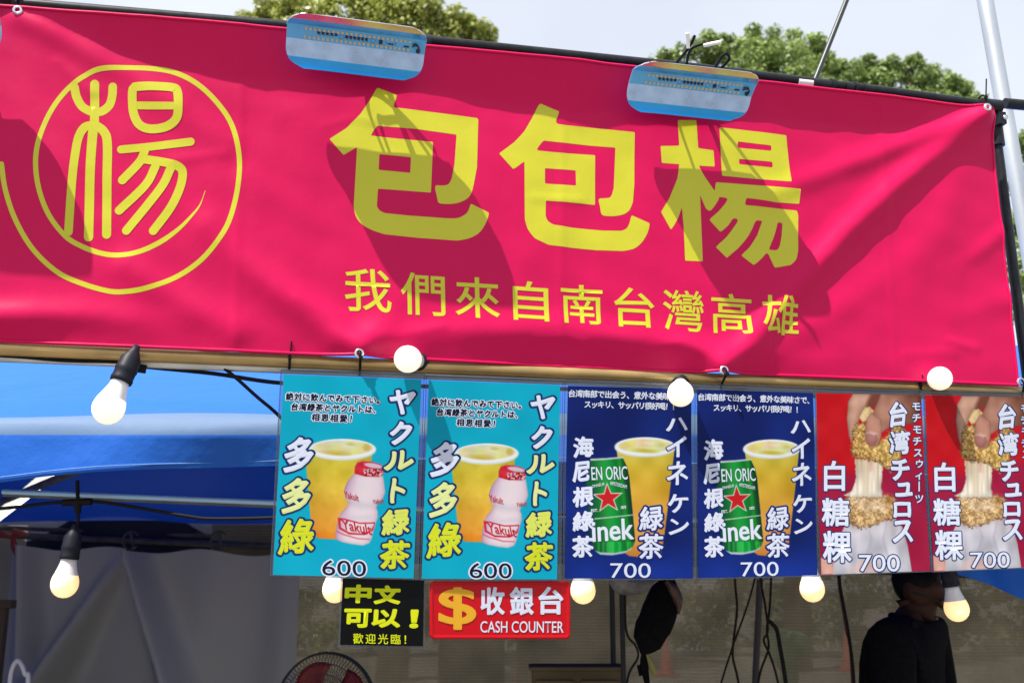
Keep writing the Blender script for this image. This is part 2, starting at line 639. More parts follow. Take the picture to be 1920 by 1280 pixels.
C1 = lambda L: [(600 + x / 4.268, 160 + y / 4.268) for x, y in L]
C2 = lambda L: [(920 + x / 4.268, 180 + y / 4.268) for x, y in L]
C3 = lambda L: [(1220 + x / 4.267, 210 + y / 4.267) for x, y in L]
big = Letters()
big.poly(C1([(465, 20), (620, 80), (580, 180), (640, 182), (1258, 262), (1267, 275), (1255, 660), (1232, 780), (1215, 860), (1180, 910), (1110, 942), (1040, 952), (945, 948), (938, 905), (913, 800), (975, 806), (1025, 800), (1050, 760), (1075, 640), (1092, 397), (760, 350), (455, 325), (403, 402), (600, 425), (904, 455), (887, 860), (465, 825), (455, 965), (475, 1000), (520, 1022), (700, 1042), (1000, 1065), (1105, 1066), (1170, 1030), (1190, 1000), (1205, 948), (1355, 1022), (1330, 1100), (1280, 1180), (1200, 1225), (1100, 1242), (800, 1222), (520, 1193), (420, 1160), (330, 1110), (285, 1050), (270, 970), (297, 495), (188, 558), (75, 432), (210, 345), (320, 235), (400, 120), (450, 30)]),
         [C1([(475, 550), (728, 577), (722, 702), (470, 675)])], 0)
big.poly(C2([(395, 68), (550, 128), (512, 222), (600, 235), (1155, 288), (1150, 705), (1138, 850), (1110, 920), (1060, 952), (980, 965), (900, 960), (882, 940), (875, 885), (858, 820), (925, 818), (963, 812), (985, 740), (1000, 412), (800, 398), (420, 360), (366, 430), (380, 440), (600, 460), (836, 474), (835, 873), (440, 840), (438, 965), (455, 1005), (500, 1032), (650, 1055), (900, 1078), (1050, 1080), (1090, 1060), (1110, 1020), (1125, 955), (1273, 1022), (1255, 1100), (1210, 1175), (1150, 1225), (1060, 1242), (850, 1235), (650, 1215), (460, 1192), (350, 1140), (295, 1070), (272, 990), (268, 525), (182, 592), (66, 463), (190, 370), (265, 290), (330, 180), (380, 80)]),
         [C2([(433, 580), (680, 597), (682, 720), (433, 703)])], 0)
big.poly(C3([(217, 66), (365, 68), (380, 290), (503, 308), (512, 438), (382, 430), (430, 515), (515, 635), (520, 562), (800, 585), (1197, 620), (1190, 735), (1000, 725), (762, 690), (753, 745), (900, 762), (1172, 788), (1182, 830), (1180, 1100), (1165, 1180), (1120, 1225), (990, 1246), (965, 1190), (932, 1118), (880, 1180), (822, 1228), (720, 1148), (790, 1085), (850, 990), (893, 870), (838, 866), (815, 930), (770, 1010), (700, 1090), (605, 1170), (517, 1080), (600, 1010), (660, 930), (698, 875), (690, 852), (655, 852), (620, 910), (558, 962), (468, 860), (540, 800), (600, 730), (620, 690), (545, 677), (548, 695), (500, 770), (470, 795), (440, 770), (395, 660), (405, 900), (415, 1196), (275, 1190), (262, 900), (250, 760), (215, 860), (163, 945), (82, 800), (150, 690), (215, 530), (230, 418), (90, 408), (80, 272), (230, 270)]),
         [C3([(1015, 882), (1057, 886), (1048, 1000), (1025, 1108), (942, 1103), (985, 1000), (1010, 920)])], 0)
big.poly(C3([(548, 125), (1082, 190), (1122, 562), (570, 512)]), [C3([(692, 240), (962, 272), (962, 315), (692, 290)]), C3([(703, 378), (972, 402), (974, 447), (706, 420)])], 0)
big.build('shop_name', [M_yellow], banner_pt, banner, cuts=6)

sl = Letters()
for ch, cx, cy, w, h in (('我', 690, 546, 87, 81), ('們', 793, 553, 83, 80), ('來', 895, 559.5, 83, 77), ('自', 995, 566, 67, 75), ('南', 1091, 572, 78, 74),
                         ('台', 1189, 578, 75, 75), ('灣', 1281, 584, 76, 77), ('高', 1371, 590, 75, 75), ('雄', 1460, 593, 70, 74)):
    sl.glyph(ch, (cx - w / 2, cy - h / 2 - 1, cx + w / 2, cy + h / 2 - 1), 0, bold=0.7, slope=0.06, lean=-0.02)
sl.build('slogan', [M_yellow], banner_pt, banner, cuts=6)

em = Letters()
CE = lambda L: [(100 + x / 4.0, 140 + y / 4.0) for x, y in L]
em.ribbon([(3, 308), (10, 355), (28, 410), (60, 465), (105, 508), (150, 530), (200, 545), (235, 547), (280, 540), (330, 520), (380, 485), (420, 435), (440, 380), (449, 320), (445, 270), (430, 225), (400, 185), (365, 155), (325, 136), (285, 129), (240, 128), (190, 130), (160, 142), (125, 170), (95, 210), (75, 255), (67, 300), (72, 350), (90, 400), (120, 440), (150, 460), (190, 475), (225, 479), (260, 473), (300, 455), (335, 430), (360, 405), (375, 385), (385, 358)],
          lambda t: 9.5 if t < 0.9 else max(1.2, 9.5 * (1 - (t - 0.9) / 0.1)), 0, 0.0)
kz = 0.0
for w, L in ((16, [(160, 100), (175, 170), (215, 240), (275, 275), (310, 282), (370, 270), (420, 225), (440, 160), (445, 92)]),
             (16.5, [(310, 72), (310, 200), (308, 380)]), (17.5, [(300, 390), (278, 700), (264, 1215)]),
             (16, [(300, 378), (235, 400), (190, 475), (165, 600), (140, 800), (112, 1175)]),
             (17, [(315, 378), (380, 430), (405, 520), (403, 800), (400, 1198)]),
             (14, [(610, 232), (760, 237), (930, 242)]), (15, [(508, 562), (750, 538), (1030, 504)]),
             (16, [(688, 560), (650, 650), (517, 793)]),
             (16, [(670, 632), (850, 662), (940, 692), (970, 740), (950, 850), (880, 1000), (750, 1175)]),
             (16, [(765, 690), (690, 830), (493, 1020)]), (16, [(880, 705), (800, 860), (548, 1172)])):
    kz += 0.00004
    em.ribbon(CE(L), w, 0, kz)
em.ribbon(CE([(612, 96), (740, 92), (890, 100), (930, 130), (938, 230), (925, 330), (850, 390), (730, 407), (645, 375), (602, 290), (592, 180), (595, 115)]), 16.5, 0, kz + 0.00004, closed=True)
em.build('emblem', [M_yellow], banner_pt, banner, cuts=6)

# eyelets
def eyelet(px, py):
    u, v = uv(px, py)
    c = front(u, v, float(banner_n(u, v)) + 0.002)
    m = MB()
    m.lathe([(0.0042, 0), (0.0055, 0.0022), (0.0085, 0.0018), (0.0098, -0.001)], c, DN, 20)
    m.build('eyelet', M_chrome, banner)
for px, py in ((35, 24), (1834, 213), (672, 666), (1350, 697), (1914, 715)):
    eyelet(px, py)

# ------------------------------------------------------------------ pipes of the stall frame
def rod(name, pts, r, m, label, cat, group=None, n=16, extra=None):
    q = MB()
    q.tube(pts, r, n)
    if extra: extra(q)
    o = q.build(name, m)
    return tag(o, label, cat, group)

TOPN, TOPZ = -0.016, 2.715
root = empty('top_pipe', front(0, TOPZ - 0.0145, TOPN), 'long black pipe along the top edge of the crimson banner', 'pipe')
q = MB(); q.tube([front(-2.6, TOPZ - 0.03, TOPN), front(-1.02, TOPZ - 0.010, TOPN), front(-0.5, TOPZ + 0.004, TOPN), front(0.42, TOPZ + 0.008, TOPN), front(0.95, TOPZ, TOPN), front(1.196, TOPZ - 0.008, TOPN)], 0.0118, 18)
q.build('tube', M_black, root)
q = MB()
for px, w, r in ((1543, 0.055, 0.0145), (1560, 0.010, 0.0175), (1590, 0.018, 0.0145), (1603, 0.007, 0.016), (1618, 0.005, 0.0155)):
    u, _ = uv(px, 170, TOPN)
    q.tube([front(u - w / 2, TOPZ, TOPN), front(u + w / 2, TOPZ, TOPN)], r, 16)
q.build('clamp', M_black, root)
q = MB()
u, _ = uv(1508, 160, TOPN)
q.tube([front(u - 0.018, TOPZ, TOPN), front(u + 0.018, TOPZ, TOPN)], 0.0124, 18)
q.build('tape', M_tape, root)

root = empty('upright_pipe', front(1.2, 0, -0.035), 'black upright pipe beside the right edge of the banner', 'pipe')
ut, ub = uv(1862, 213, -0.035), uv(1889, 420, -0.035)
ul = lambda z: ut[0] + (ub[0] - ut[0]) * (z - ut[1]) / (ub[1] - ut[1])
up_pt = lambda z: front(ul(z), z, -0.035)
q = MB(); q.tube([up_pt(0.0), up_pt(TOPZ - 0.006)], 0.0118, 18)
q.build('tube', M_black, root)
q = MB(); q.tube([up_pt(TOPZ - 0.10), up_pt(TOPZ + 0.012)], 0.0175, 18)
q.tube([front(1.150, TOPZ - 0.008, -0.016), front(1.20, TOPZ - 0.008, -0.016)], 0.0175, 16)
q.box(front(ul(TOPZ - 0.04), TOPZ - 0.04, -0.014), (0.02, 0.02, 0.03), (DU, DN, Vector((0, 0, 1))))
q.build('tee_fitting', M_black, root)
q = MB(); q.lathe([(0.0, 0.004), (0.006, 0.004), (0.006, 0)], front(ul(TOPZ - 0.04) + 0.006, TOPZ - 0.04, -0.004), DN, 10)
q.build('screw', M_chrome, root)

rod('short_pipe', [at(1884, 194, 2.46), at(2300, 232, 2.62)], 0.0135, M_black, 'short black pipe end running out of frame past the silver pole', 'pipe')
q = MB()
q.tube([at(1847, 0, 2.85) + (at(1847, 0, 2.85) - at(1921, 420, 2.85)) * 1.2, at(1847, 0, 2.85), at(1921, 420, 2.85), at(1921, 420, 2.85) + (at(1921, 420, 2.85) - at(1847, 0, 2.85)) * 2.6], 0.0232, 24)
tag(q.build('silver_pole', M_steel), 'leaning galvanised silver pole behind the right end of the banner', 'pole')
q = MB(); q.tube([at(1525, 158, 2.25), at(1590, -6, 2.3), at(1660, -180, 2.38)], 0.0062, 10)
tag(q.build('stay_rod', mat('dark_green_rod', (0.02, 0.028, 0.026), 0.4)), 'thin dark rod slanting up from the top pipe into the sky', 'rod')

# the rail the price cards hang from
RN = -0.020
zr = uv(500, 675, RN)[1]
root = empty('card_rail', front(0, zr - 0.02, RN), 'brass coloured rail under the banner with price cards hanging from it', 'rail')
q = MB(); q.tube([front(-2.6, zr, RN), front(2.2, zr, RN)], 0.0125, 22)
q.build('tube', M_gold, root)
q = MB(); q.tube([front(-2.6, zr - 0.012, RN - 0.017), front(2.2, zr - 0.012, RN - 0.017)], 0.0095, 16)
q.build('steel_tube', M_steel, root)

# cable ties
def tie(px, py, n, z, r, label, tail=0.03):
    u, _ = uv(px, py, n)
    q = MB()
    ring = [front(u, z + math.sin(t) * r, n + math.cos(t) * r) for t in np.linspace(0, 2 * PI, 17)]
    q.tube(ring, 0.0024, 6)
    q.box(front(u, z + r * 0.3, n + r), (0.006, 0.006, 0.006), (DU, DN, Vector((0, 0, 1))))
    q.tube([front(u, z + r * 0.3, n + r), front(u + 0.002, z + r * 0.3 + tail, n + r + 0.006)], 0.0016, 6)
    tag(q.build('cable_tie', M_rubber), label, 'cable tie', 'black cable ties')
tie(543, 680, RN, zr, 0.0155, 'black cable tie round the brass rail above the leftmost cyan card')
tie(1719, 722, RN, zr, 0.0155, 'black cable tie round the brass rail above the red cards', 0.02)
tie(36, 10, TOPN, TOPZ, 0.0165, 'black cable tie round the top pipe at the emblem end', 0.01)
tie(1841, 195, TOPN, TOPZ, 0.0165, 'black cable tie round the top pipe beside the tee fitting', 0.045)
Z3 = Vector((0, 0, 1))
def hook(px, py, label):
    u, v = uv(px, py)
    n0 = float(banner_n(u, v))
    q = MB()
    zz = uv(px, py, RN)[1]
    rb = on_front(px + 3, py + 24, RN + 0.014)
    q.tube(smooth_path([front(u, v + 0.003, n0 + 0.006), front(u + 0.002, v - 0.008, n0 + 0.008), rb, rb - Z3 * 0.014 - DN * 0.004], 5), 0.0026, 8)
    q.box(front(u + 0.003, v - 0.010, n0 + 0.009), (0.007, 0.007, 0.006), (DU, DN, Z3))
    tag(q.build('cable_tie', M_rubber), label, 'cable tie', 'black cable ties')
hook(672, 666, 'black cable tie through the bottom eyelet above the leftmost cyan card')
hook(1350, 697, 'black cable tie through the bottom eyelet above the navy cards')
hook(1914, 715, 'black cable tie through the bottom eyelet at the banner corner')

q = MB()
q.box(front(0.28, 2.122, -0.04), (1.775, 0.006, 0.16), (DU, DN, Z3))
tag(q.build('backing_board', mat('white_board', (0.82, 0.82, 0.8), 0.5)), 'white board just showing behind the lower right edge of the banner', 'board')

# ------------------------------------------------------------------ flood lamps
M_refl_board = vary(mat('blue_reflection_board', (0.13, 0.50, 1.0), 0.45, 0, Specular_IOR_Level=0.12), 8, 0.08)  # blue reflected in the polished metal, put into the base colours (board, lip, facets)
M_refl_lip = vary(mat('blue_reflection_lip', (0.035, 0.42, 1.0), 0.3, 0.0, Specular_IOR_Level=0.2), 5, 0.15, rough=0.05)
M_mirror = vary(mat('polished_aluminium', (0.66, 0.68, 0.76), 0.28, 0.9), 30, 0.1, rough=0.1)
M_dull = vary(mat('blue_reflection_aluminium', (0.40, 0.60, 0.95), 0.3, 0.35), 26, 0.2, rough=0.12)
M_upper = vary(mat('blue_reflection_upper', (0.07, 0.44, 1.0), 0.16, 0.3), 16, 0.15, rough=0.05)
M_led = mat('led_phosphor', (0.72, 0.55, 0.28), 0.5)
M_chip = mat('chip_black', (0.012, 0.014, 0.03), 0.4)
M_trace = mat('board_trace', (0.1, 0.24, 0.45), 0.5)

def flood_lamp(tl, tr, br, bl, nt_, nb, label, wires, arm=True):
    """corner pixels fix where it hangs; nt_/nb: how far its upper / lower edge stands out from the banner"""
    TL, TR, BR, BL = on_front(*tl, nt_), on_front(*tr, nt_), on_front(*br, nb), on_front(*bl, nb)
    ex = ((TR - TL) + (BR - BL)).normalized()
    c = (TL + TR + BR + BL) / 4
    es = ((TL - BL) + (TR - BR))
    es = (es - ex * es.dot(ex)).normalized()
    eN = ex.cross(es).normalized()
    if eN.dot(CAM - c) < 0: eN = -eN
    W = ((TR - TL).length + (BR - BL).length) / 2
    L = ((TL - BL).length + (TR - BR).length) / 2
    prof = [(0, 0.006), (0.02, 0.0), (0.155, 0.0), (0.165, -0.0005), (0.43, -0.013), (0.44, -0.013), (0.69, -0.013), (0.70, -0.013), (0.85, -0.001), (0.86, 0.0), (0.98, 0.0062), (1, 0.007)]
    pm = [1, 1, 1, 3, 3, 0, 0, 0, 2, 2, 4, 4]
    ss = np.array([p[0] for p in prof]); NN = np.array([p[1] for p in prof])
    root = empty('flood_lamp', c, label, 'flood lamp', 'flood lamps clipped over the banner')
    R = 0.32 * L
    xs = sorted(set(list(R * (1 - np.cos(np.linspace(0, PI / 2, 14)))) + list(np.linspace(R, W - R, 6)) + list(W - R * (1 - np.cos(np.linspace(0, PI / 2, 14))))))
    fine = sorted(set(list(np.linspace(0, 1, 61)) + list(ss)))
    vs, fs, mi = [], [], []
    for x in xs:
        e = min(x, W - x)
        cut = 0 if e >= R else R - math.sqrt(max(0, R * R - (R - e) ** 2))
        lo, hi = cut / L, 1 - cut / L
        for s_ in fine:
            sc = min(max(s_, lo), hi)
            vs.append(c + ex * (x - W / 2) + es * ((sc - 0.5) * L) + eN * float(np.interp(sc, ss, NN)))
    k = len(fine)
    q = MB()
    for i in range(len(xs) - 1):
        for j in range(k - 1):
            mid = (fine[j] + fine[j + 1]) / 2
            seg = 1 if mid < 0.165 else 3 if mid < 0.435 else 0 if mid < 0.695 else 2 if mid < 0.855 else 4
            q.mi.append(seg); q.sm.append(False)
            q.f.append((i * k + j, (i + 1) * k + j, (i + 1) * k + j + 1, i * k + j + 1))
    q.v = [tuple(p) for p in vs]
    o = q.build('reflector', [M_refl_board, M_refl_lip, M_upper, M_dull, M_mirror], root, solid=0.0014)
    refl = o
    ax = (ex, es, eN)
    P_ = lambda x, s_, h=0.0: c + ex * ((x - 0.5) * W) + es * ((s_ - 0.5) * L) + eN * (-0.013 + h)
    q = MB()
    for r_ in (0.645, 0.492):
        for i in range(24):
            x = 0.13 + i * 0.0325
            for d in (-0.011, 0.011):
                q.box(P_(x + (0.004 if r_ > 0.6 else 0), r_ + d * 1.1, 0.0012), (0.0042, 0.0022, 0.0014), ax)
    q.build('led_array', M_led, refl)
    q = MB()
    for i in range(5): q.box(P_(0.225 + i * 0.031, 0.595, 0.0014), (0.0052, 0.0044, 0.0024), ax)
    q.build('chip_row', M_chip, refl)
    q = MB()
    for i in range(6): q.box(P_(0.425 + i * 0.0285, 0.585, 0.0014), (0.0052, 0.0044, 0.0024), ax)
    q.build('chip_row', M_chip, refl)
    q = MB()
    q.box(P_(0.672, 0.572, 0.0018), (0.007, 0.0075, 0.003), ax)
    q.box(P_(0.86, 0.545, 0.0012), (0.010, 0.0028, 0.0016), ax)
    q.box(P_(0.745, 0.555, 0.0012), (0.012, 0.002, 0.0016), ax)
    q.build('driver_chip', M_chip, refl)
    q = MB()
    for i in range(6): q.box(P_(0.43 + i * 0.0285, 0.548, 0.0008), (0.004, 0.0018, 0.0012), ax)
    for i in range(4): q.box(P_(0.235 + i * 0.031, 0.560, 0.0008), (0.004, 0.0016, 0.0012), ax)
    for x in (0.39, 0.615):
        ring = [P_(x, 0.57, 0.001) + ex * (0.005 * math.cos(t)) + es * (0.005 * math.sin(t)) for t in np.linspace(0, 2 * PI, 13)]
        q.tube(ring, 0.0005, 5)
    for x in (0.71, 0.78): q.box(P_(x, 0.57, 0.0008), (0.0015, 0.007, 0.0012), ax)
    q.build('board_trace', M_trace, refl)
    q = MB()
    q.tube(smooth_path([P_(0.905, 0.56, 0.002), P_(0.93, 0.62, 0.008), P_(0.95, 0.58, 0.009), P_(0.955, 0.50, 0.004)], 5), 0.0016, 8)
    q.tube(smooth_path([P_(0.905, 0.60, 0.002), P_(0.925, 0.64, 0.006), P_(0.945, 0.60, 0.008), P_(0.95, 0.51, 0.003)], 5), 0.0014, 8)
    q.lathe([(0.0, 0.005), (0.004, 0.004), (0.0045, 0)], P_(0.95, 0.49, 0.0), eN, 12)
    q.build('lead_wire', M_chip, refl)
    # housing fins and bracket behind the plate
    q = MB()
    q.box(c - eN * 0.024, (W * 0.8, L * 0.36, 0.018), ax)
    q.build('housing', M_black, root, bevel=0.003)
    q = MB()
    a = c + ex * (W * 0.5) - eN * 0.018
    pu = (a - P0).dot(DU)
    cu_ = (c - P0).dot(DU) + 0.03
    q.tube([c + ex * 0.03 - eN * 0.03, front(cu_, TOPZ - 0.016, TOPN + 0.012), front(cu_, TOPZ, TOPN)], 0.006, 8)
    q.build('bracket', M_black, root)
    q = MB()
    q.tube([front(pu - (0.004 if arm else 0.03), TOPZ, TOPN), front(pu + (0.024 if arm else -0.01), TOPZ, TOPN)], 0.0185, 14)
    q.build('pipe_clamp', M_black, root)
    for w in wires:
        q = MB()
        q.tube(smooth_path([c + ex * d[0] + es * d[1] + eN * d[2] for d in w], 5), 0.0030, 8)
        q.build('cable', M_rubber, root)
    return root, c, ex, es, eN, W, L
wl = [[(-0.02, 0.0, -0.03), (0.0, -0.045, -0.035), (0.02, -0.055, -0.03), (0.05, -0.03, -0.05), (0.075, 0.01, -0.04)],
      [(-0.03, 0.0, -0.03), (-0.012, -0.05, -0.045), (0.03, -0.062, -0.045), (0.08, -0.01, -0.05)]]
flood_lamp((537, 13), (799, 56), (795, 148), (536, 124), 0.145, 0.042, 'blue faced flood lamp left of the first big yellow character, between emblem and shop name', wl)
wr = [[(-0.05, 0.03, -0.03), (-0.03, 0.08, -0.03), (-0.022, 0.105, -0.04)], [(-0.02, 0.03, -0.03), (-0.022, 0.075, -0.035), (0.012, 0.1, -0.03)],
      [(0.04, 0.03, -0.03), (0.05, 0.075, -0.03), (0.07, 0.06, -0.04), (0.06, 0.02, -0.05)], [(-0.04, -0.03, -0.03), (-0.01, -0.07, -0.04), (0.05, -0.07, -0.05), (0.1, 0.0, -0.05)]]
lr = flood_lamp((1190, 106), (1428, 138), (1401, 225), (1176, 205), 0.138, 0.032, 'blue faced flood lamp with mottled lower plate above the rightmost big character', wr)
q = MB()
for d, e in (((-0.03, 0.08, -0.03), (-0.04, 0.108, -0.04)), ((-0.0, 0.09, -0.03), (0.03, 0.108, -0.02))):
    a = lr[1] + lr[2] * d[0] + lr[3] * d[1] + lr[4] * d[2]
    b_ = lr[1] + lr[2] * e[0] + lr[3] * e[1] + lr[4] * e[2]
    q = MB(); q.tube([a, b_], 0.0042, 8)
    q.build('wire_connector', M_white_plastic, lr[0])
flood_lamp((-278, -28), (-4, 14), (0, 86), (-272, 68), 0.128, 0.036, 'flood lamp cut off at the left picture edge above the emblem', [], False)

# ------------------------------------------------------------------ festoon bulbs
def glow(name, col, k):
    m = bpy.data.materials.new(name)
    m.use_nodes = True
    b = m.node_tree.nodes['Principled BSDF']
    b.inputs['Base Color'].default_value = (0.85, 0.83, 0.78, 1)
    b.inputs['Roughness'].default_value = 0.3
    b.inputs['Emission Color'].default_value = (*col, 1)
    b.inputs['Emission Strength'].default_value = k
    return m
M_glow_front = glow('bulb_globe_daylight', (1.0, 0.84, 0.6), 0.42)
M_glow_back = glow('bulb_globe_warm', (1.0, 0.55, 0.15), 0.6)
M_collar = mat('bulb_collar', (0.78, 0.79, 0.8), 0.35)
M_socket = mat('socket_rubber', (0.010, 0.012, 0.02), 0.5, 0, Specular_IOR_Level=0.2)
BULB_G = 'light bulbs on the festoon cords'
def bulb(tip, axis, r, label, front_=True, cord=None):
    """tip: centre of the globe; axis points from globe to socket"""
    d = Vector(axis).normalized()
    c = Vector(tip)
    root = empty('light_bulb', c + d * (r * 3.9), label, 'light bulb', BULB_G)
    k = r / 0.03
    prof = [(0.0, -0.030), (0.009, -0.0286), (0.017, -0.0247), (0.0245, -0.0173), (0.029, -0.0078), (0.0302, 0.0), (0.0297, 0.008), (0.0275, 0.0165), (0.0255, 0.0215)]
    q = MB(); q.lathe([(a * k, b_ * k) for a, b_ in prof], c, d, 28)
    q.build('globe', M_glow_front if front_ else M_glow_back, root)
    q = MB(); q.lathe([(a * k, b_ * k) for a, b_ in ((0.0257, 0.0215), (0.0215, 0.034), (0.0178, 0.047), (0.0165, 0.060), (0.014, 0.0605))], c, d, 24)
    q.build('collar', M_collar, root)
    q = MB(); q.lathe([(a * k, b_ * k) for a, b_ in ((0.0, 0.056), (0.0205, 0.056), (0.0218, 0.062), (0.0205, 0.066), (0.0205, 0.078), (0.022, 0.082), (0.0205, 0.086), (0.0195, 0.105), (0.014, 0.115), (0.009, 0.124), (0.006, 0.135), (0.0, 0.136))], c, d, 20)
    q.build('socket', M_socket, root)
    if cord:
        q = MB(); q.tube(smooth_path([c + d * (0.13 * k)] + [Vector(p) for p in cord], 5), 0.0042, 8)
        q.build('tail_cord', M_rubber, root)
    return root
UP = Vector((0, 0, 1))
# front cord, under the banner
bulb(on_front(203, 766, 0.035), DU * 0.30 + UP * 0.95 - DN * 0.12, 0.0285, 'lit bulb in black socket dangling left of the cyan cards under the rail', True, [on_front(236, 670, 0.0), on_front(246, 657, -0.005)])
bulb(on_front(764, 673, 0.036), ray(764, 673) + DU * 0.46 - UP * 0.08, 0.0262, 'lit round bulb facing out over the banner hem above the two cyan cards')
bulb(on_front(1276, 738, 0.031), ray(1276, 738) * 0.9 + UP * 0.40 + DU * 0.02, 0.0265, 'lit bulb hanging in front of the corner of a navy card')
bulb(on_front(1763, 709, 0.032), ray(1763, 709) - DU * 0.40 - UP * 0.2, 0.0252, 'lit round bulb facing out at the hem above the red cards')
# back cord, inside the tent
bulb(at(121, 1095, 2.62), UP + Vector((0.09, 0, 0)), 0.0325, 'warm lit bulb hanging in front of the white curtain inside the tent', False, [at(146, 980, 2.62), at(146, 945, 2.62)])
bulb(at(628, 1106, 2.6), UP + Vector((0.02, 0, 0)), 0.0302, 'warm lit bulb partly hidden behind the black notice card', False, [at(630, 960, 2.61)])
bulb(at(1093, 1108, 2.6), UP, 0.0302, 'warm lit bulb just right of the red counter sign', False, [at(1093, 960, 2.61)])
bulb(at(1523, 1105, 2.64), UP + Vector((-0.03, 0, 0)), 0.0298, 'warm lit bulb below the seam between navy and red cards', False, [at(1520, 960, 2.64)])
bulb(at(1794, 1142, 2.75), UP + Vector((-0.14, 0, 0)), 0.0305, "warm lit bulb close by the face of the person in black", False, [at(1776, 1040, 2.76), at(1770, 980, 2.76)])

q = MB()
q.tube(smooth_path([on_front(-260, 655, -0.03), on_front(0, 667, -0.03), on_front(120, 675, -0.03), on_front(215, 678, -0.03), on_front(262, 686, -0.035), on_front(400, 700, -0.06), on_front(530, 718, -0.045), on_front(700, 722, -0.045), on_front(1000, 728, -0.045), on_front(1270, 732, -0.045), on_front(1500, 742, -0.045), on_front(1800, 742, -0.045), on_front(2100, 745, -0.045)], 6), 0.0042, 8)
q.tube([on_front(244, 688, -0.028), on_front(274, 692, -0.034)], 0.0085, 10)
q.tube(smooth_path([on_front(232, 672, -0.02), on_front(242, 660, -0.03), on_front(250, 650, -0.06)], 4), 0.009, 10)
tag(q.build('festoon_cord', M_rubber), 'black festoon cord running along just below the brass rail', 'cord')
q = MB()
q.tube(smooth_path([on_front(395, 670, -0.03), on_front(440, 706, -0.035), on_front(480, 742, -0.04), on_front(524, 780, -0.045), on_front(600, 860, -0.05)], 5), 0.0035, 8)
tag(q.build('loose_cord', M_rubber), 'short black cord slanting down from the rail behind the leftmost card', 'cord')
q = MB()
q.tube(smooth_path([at(-200, 965, 2.62), at(0, 953, 2.62), at(90, 943, 2.62), at(146, 940, 2.62), at(200, 942, 2.62), at(350, 967, 2.62), at(400, 972, 2.62), at(510, 970, 2.62), at(630, 962, 2.61), at(860, 985, 2.61), at(1093, 962, 2.61), at(1300, 985, 2.62), at(1520, 962, 2.64), at(1770, 985, 2.76), at(1990, 970, 2.8)], 6), 0.0042, 8)
q.tube([at(118, 942, 2.62), at(172, 940, 2.62)], 0.009, 10)
q.tube([at(146, 938, 2.62), at(146, 962, 2.62)], [0.011, 0.007], 10)
q.tube([at(146, 938, 2.62), at(145, 900, 2.62)], 0.005, 8)
tag(q.build('festoon_cord', M_rubber), 'black festoon cord strung inside the tent above the warm bulbs', 'cord')

# ------------------------------------------------------------------ price cards
PN = 0.004
def homography(src, dst):
    A = []
    for (x, y), (u, v) in zip(src, dst):
        A.append([x, y, 1, 0, 0, 0, -u * x, -u * y, -u])
        A.append([0, 0, 0, x, y, 1, -v * x, -v * y, -v])
    h = np.linalg.svd(np.array(A, float))[2][-1]
    return (h / h[-1]).reshape(3, 3)
def hmap(H, x, y):
    w = H[2, 0] * x + H[2, 1] * y + H[2, 2]
    return (H[0, 0] * x + H[0, 1] * y + H[0, 2]) / w, (H[1, 0] * x + H[1, 1] * y + H[1, 2]) / w
UNIT = [(0, 0), (1, 0), (1, 1), (0, 1)]

def vnoise(X, Y, f, seed=0):
    rs = np.random.RandomState(seed)
    T = rs.rand(64, 64)
    x, y = X * f, Y * f
    xi, yi = np.floor(x).astype(int), np.floor(y).astype(int)
    a, b = x - xi, y - yi
    a, b = a * a * (3 - 2 * a), b * b * (3 - 2 * b)
    g = lambda i, j: T[i % 64, j % 64]
    return (g(xi, yi) * (1 - a) + g(xi + 1, yi) * a) * (1 - b) + (g(xi, yi + 1) * (1 - a) + g(xi + 1, yi + 1) * a) * b

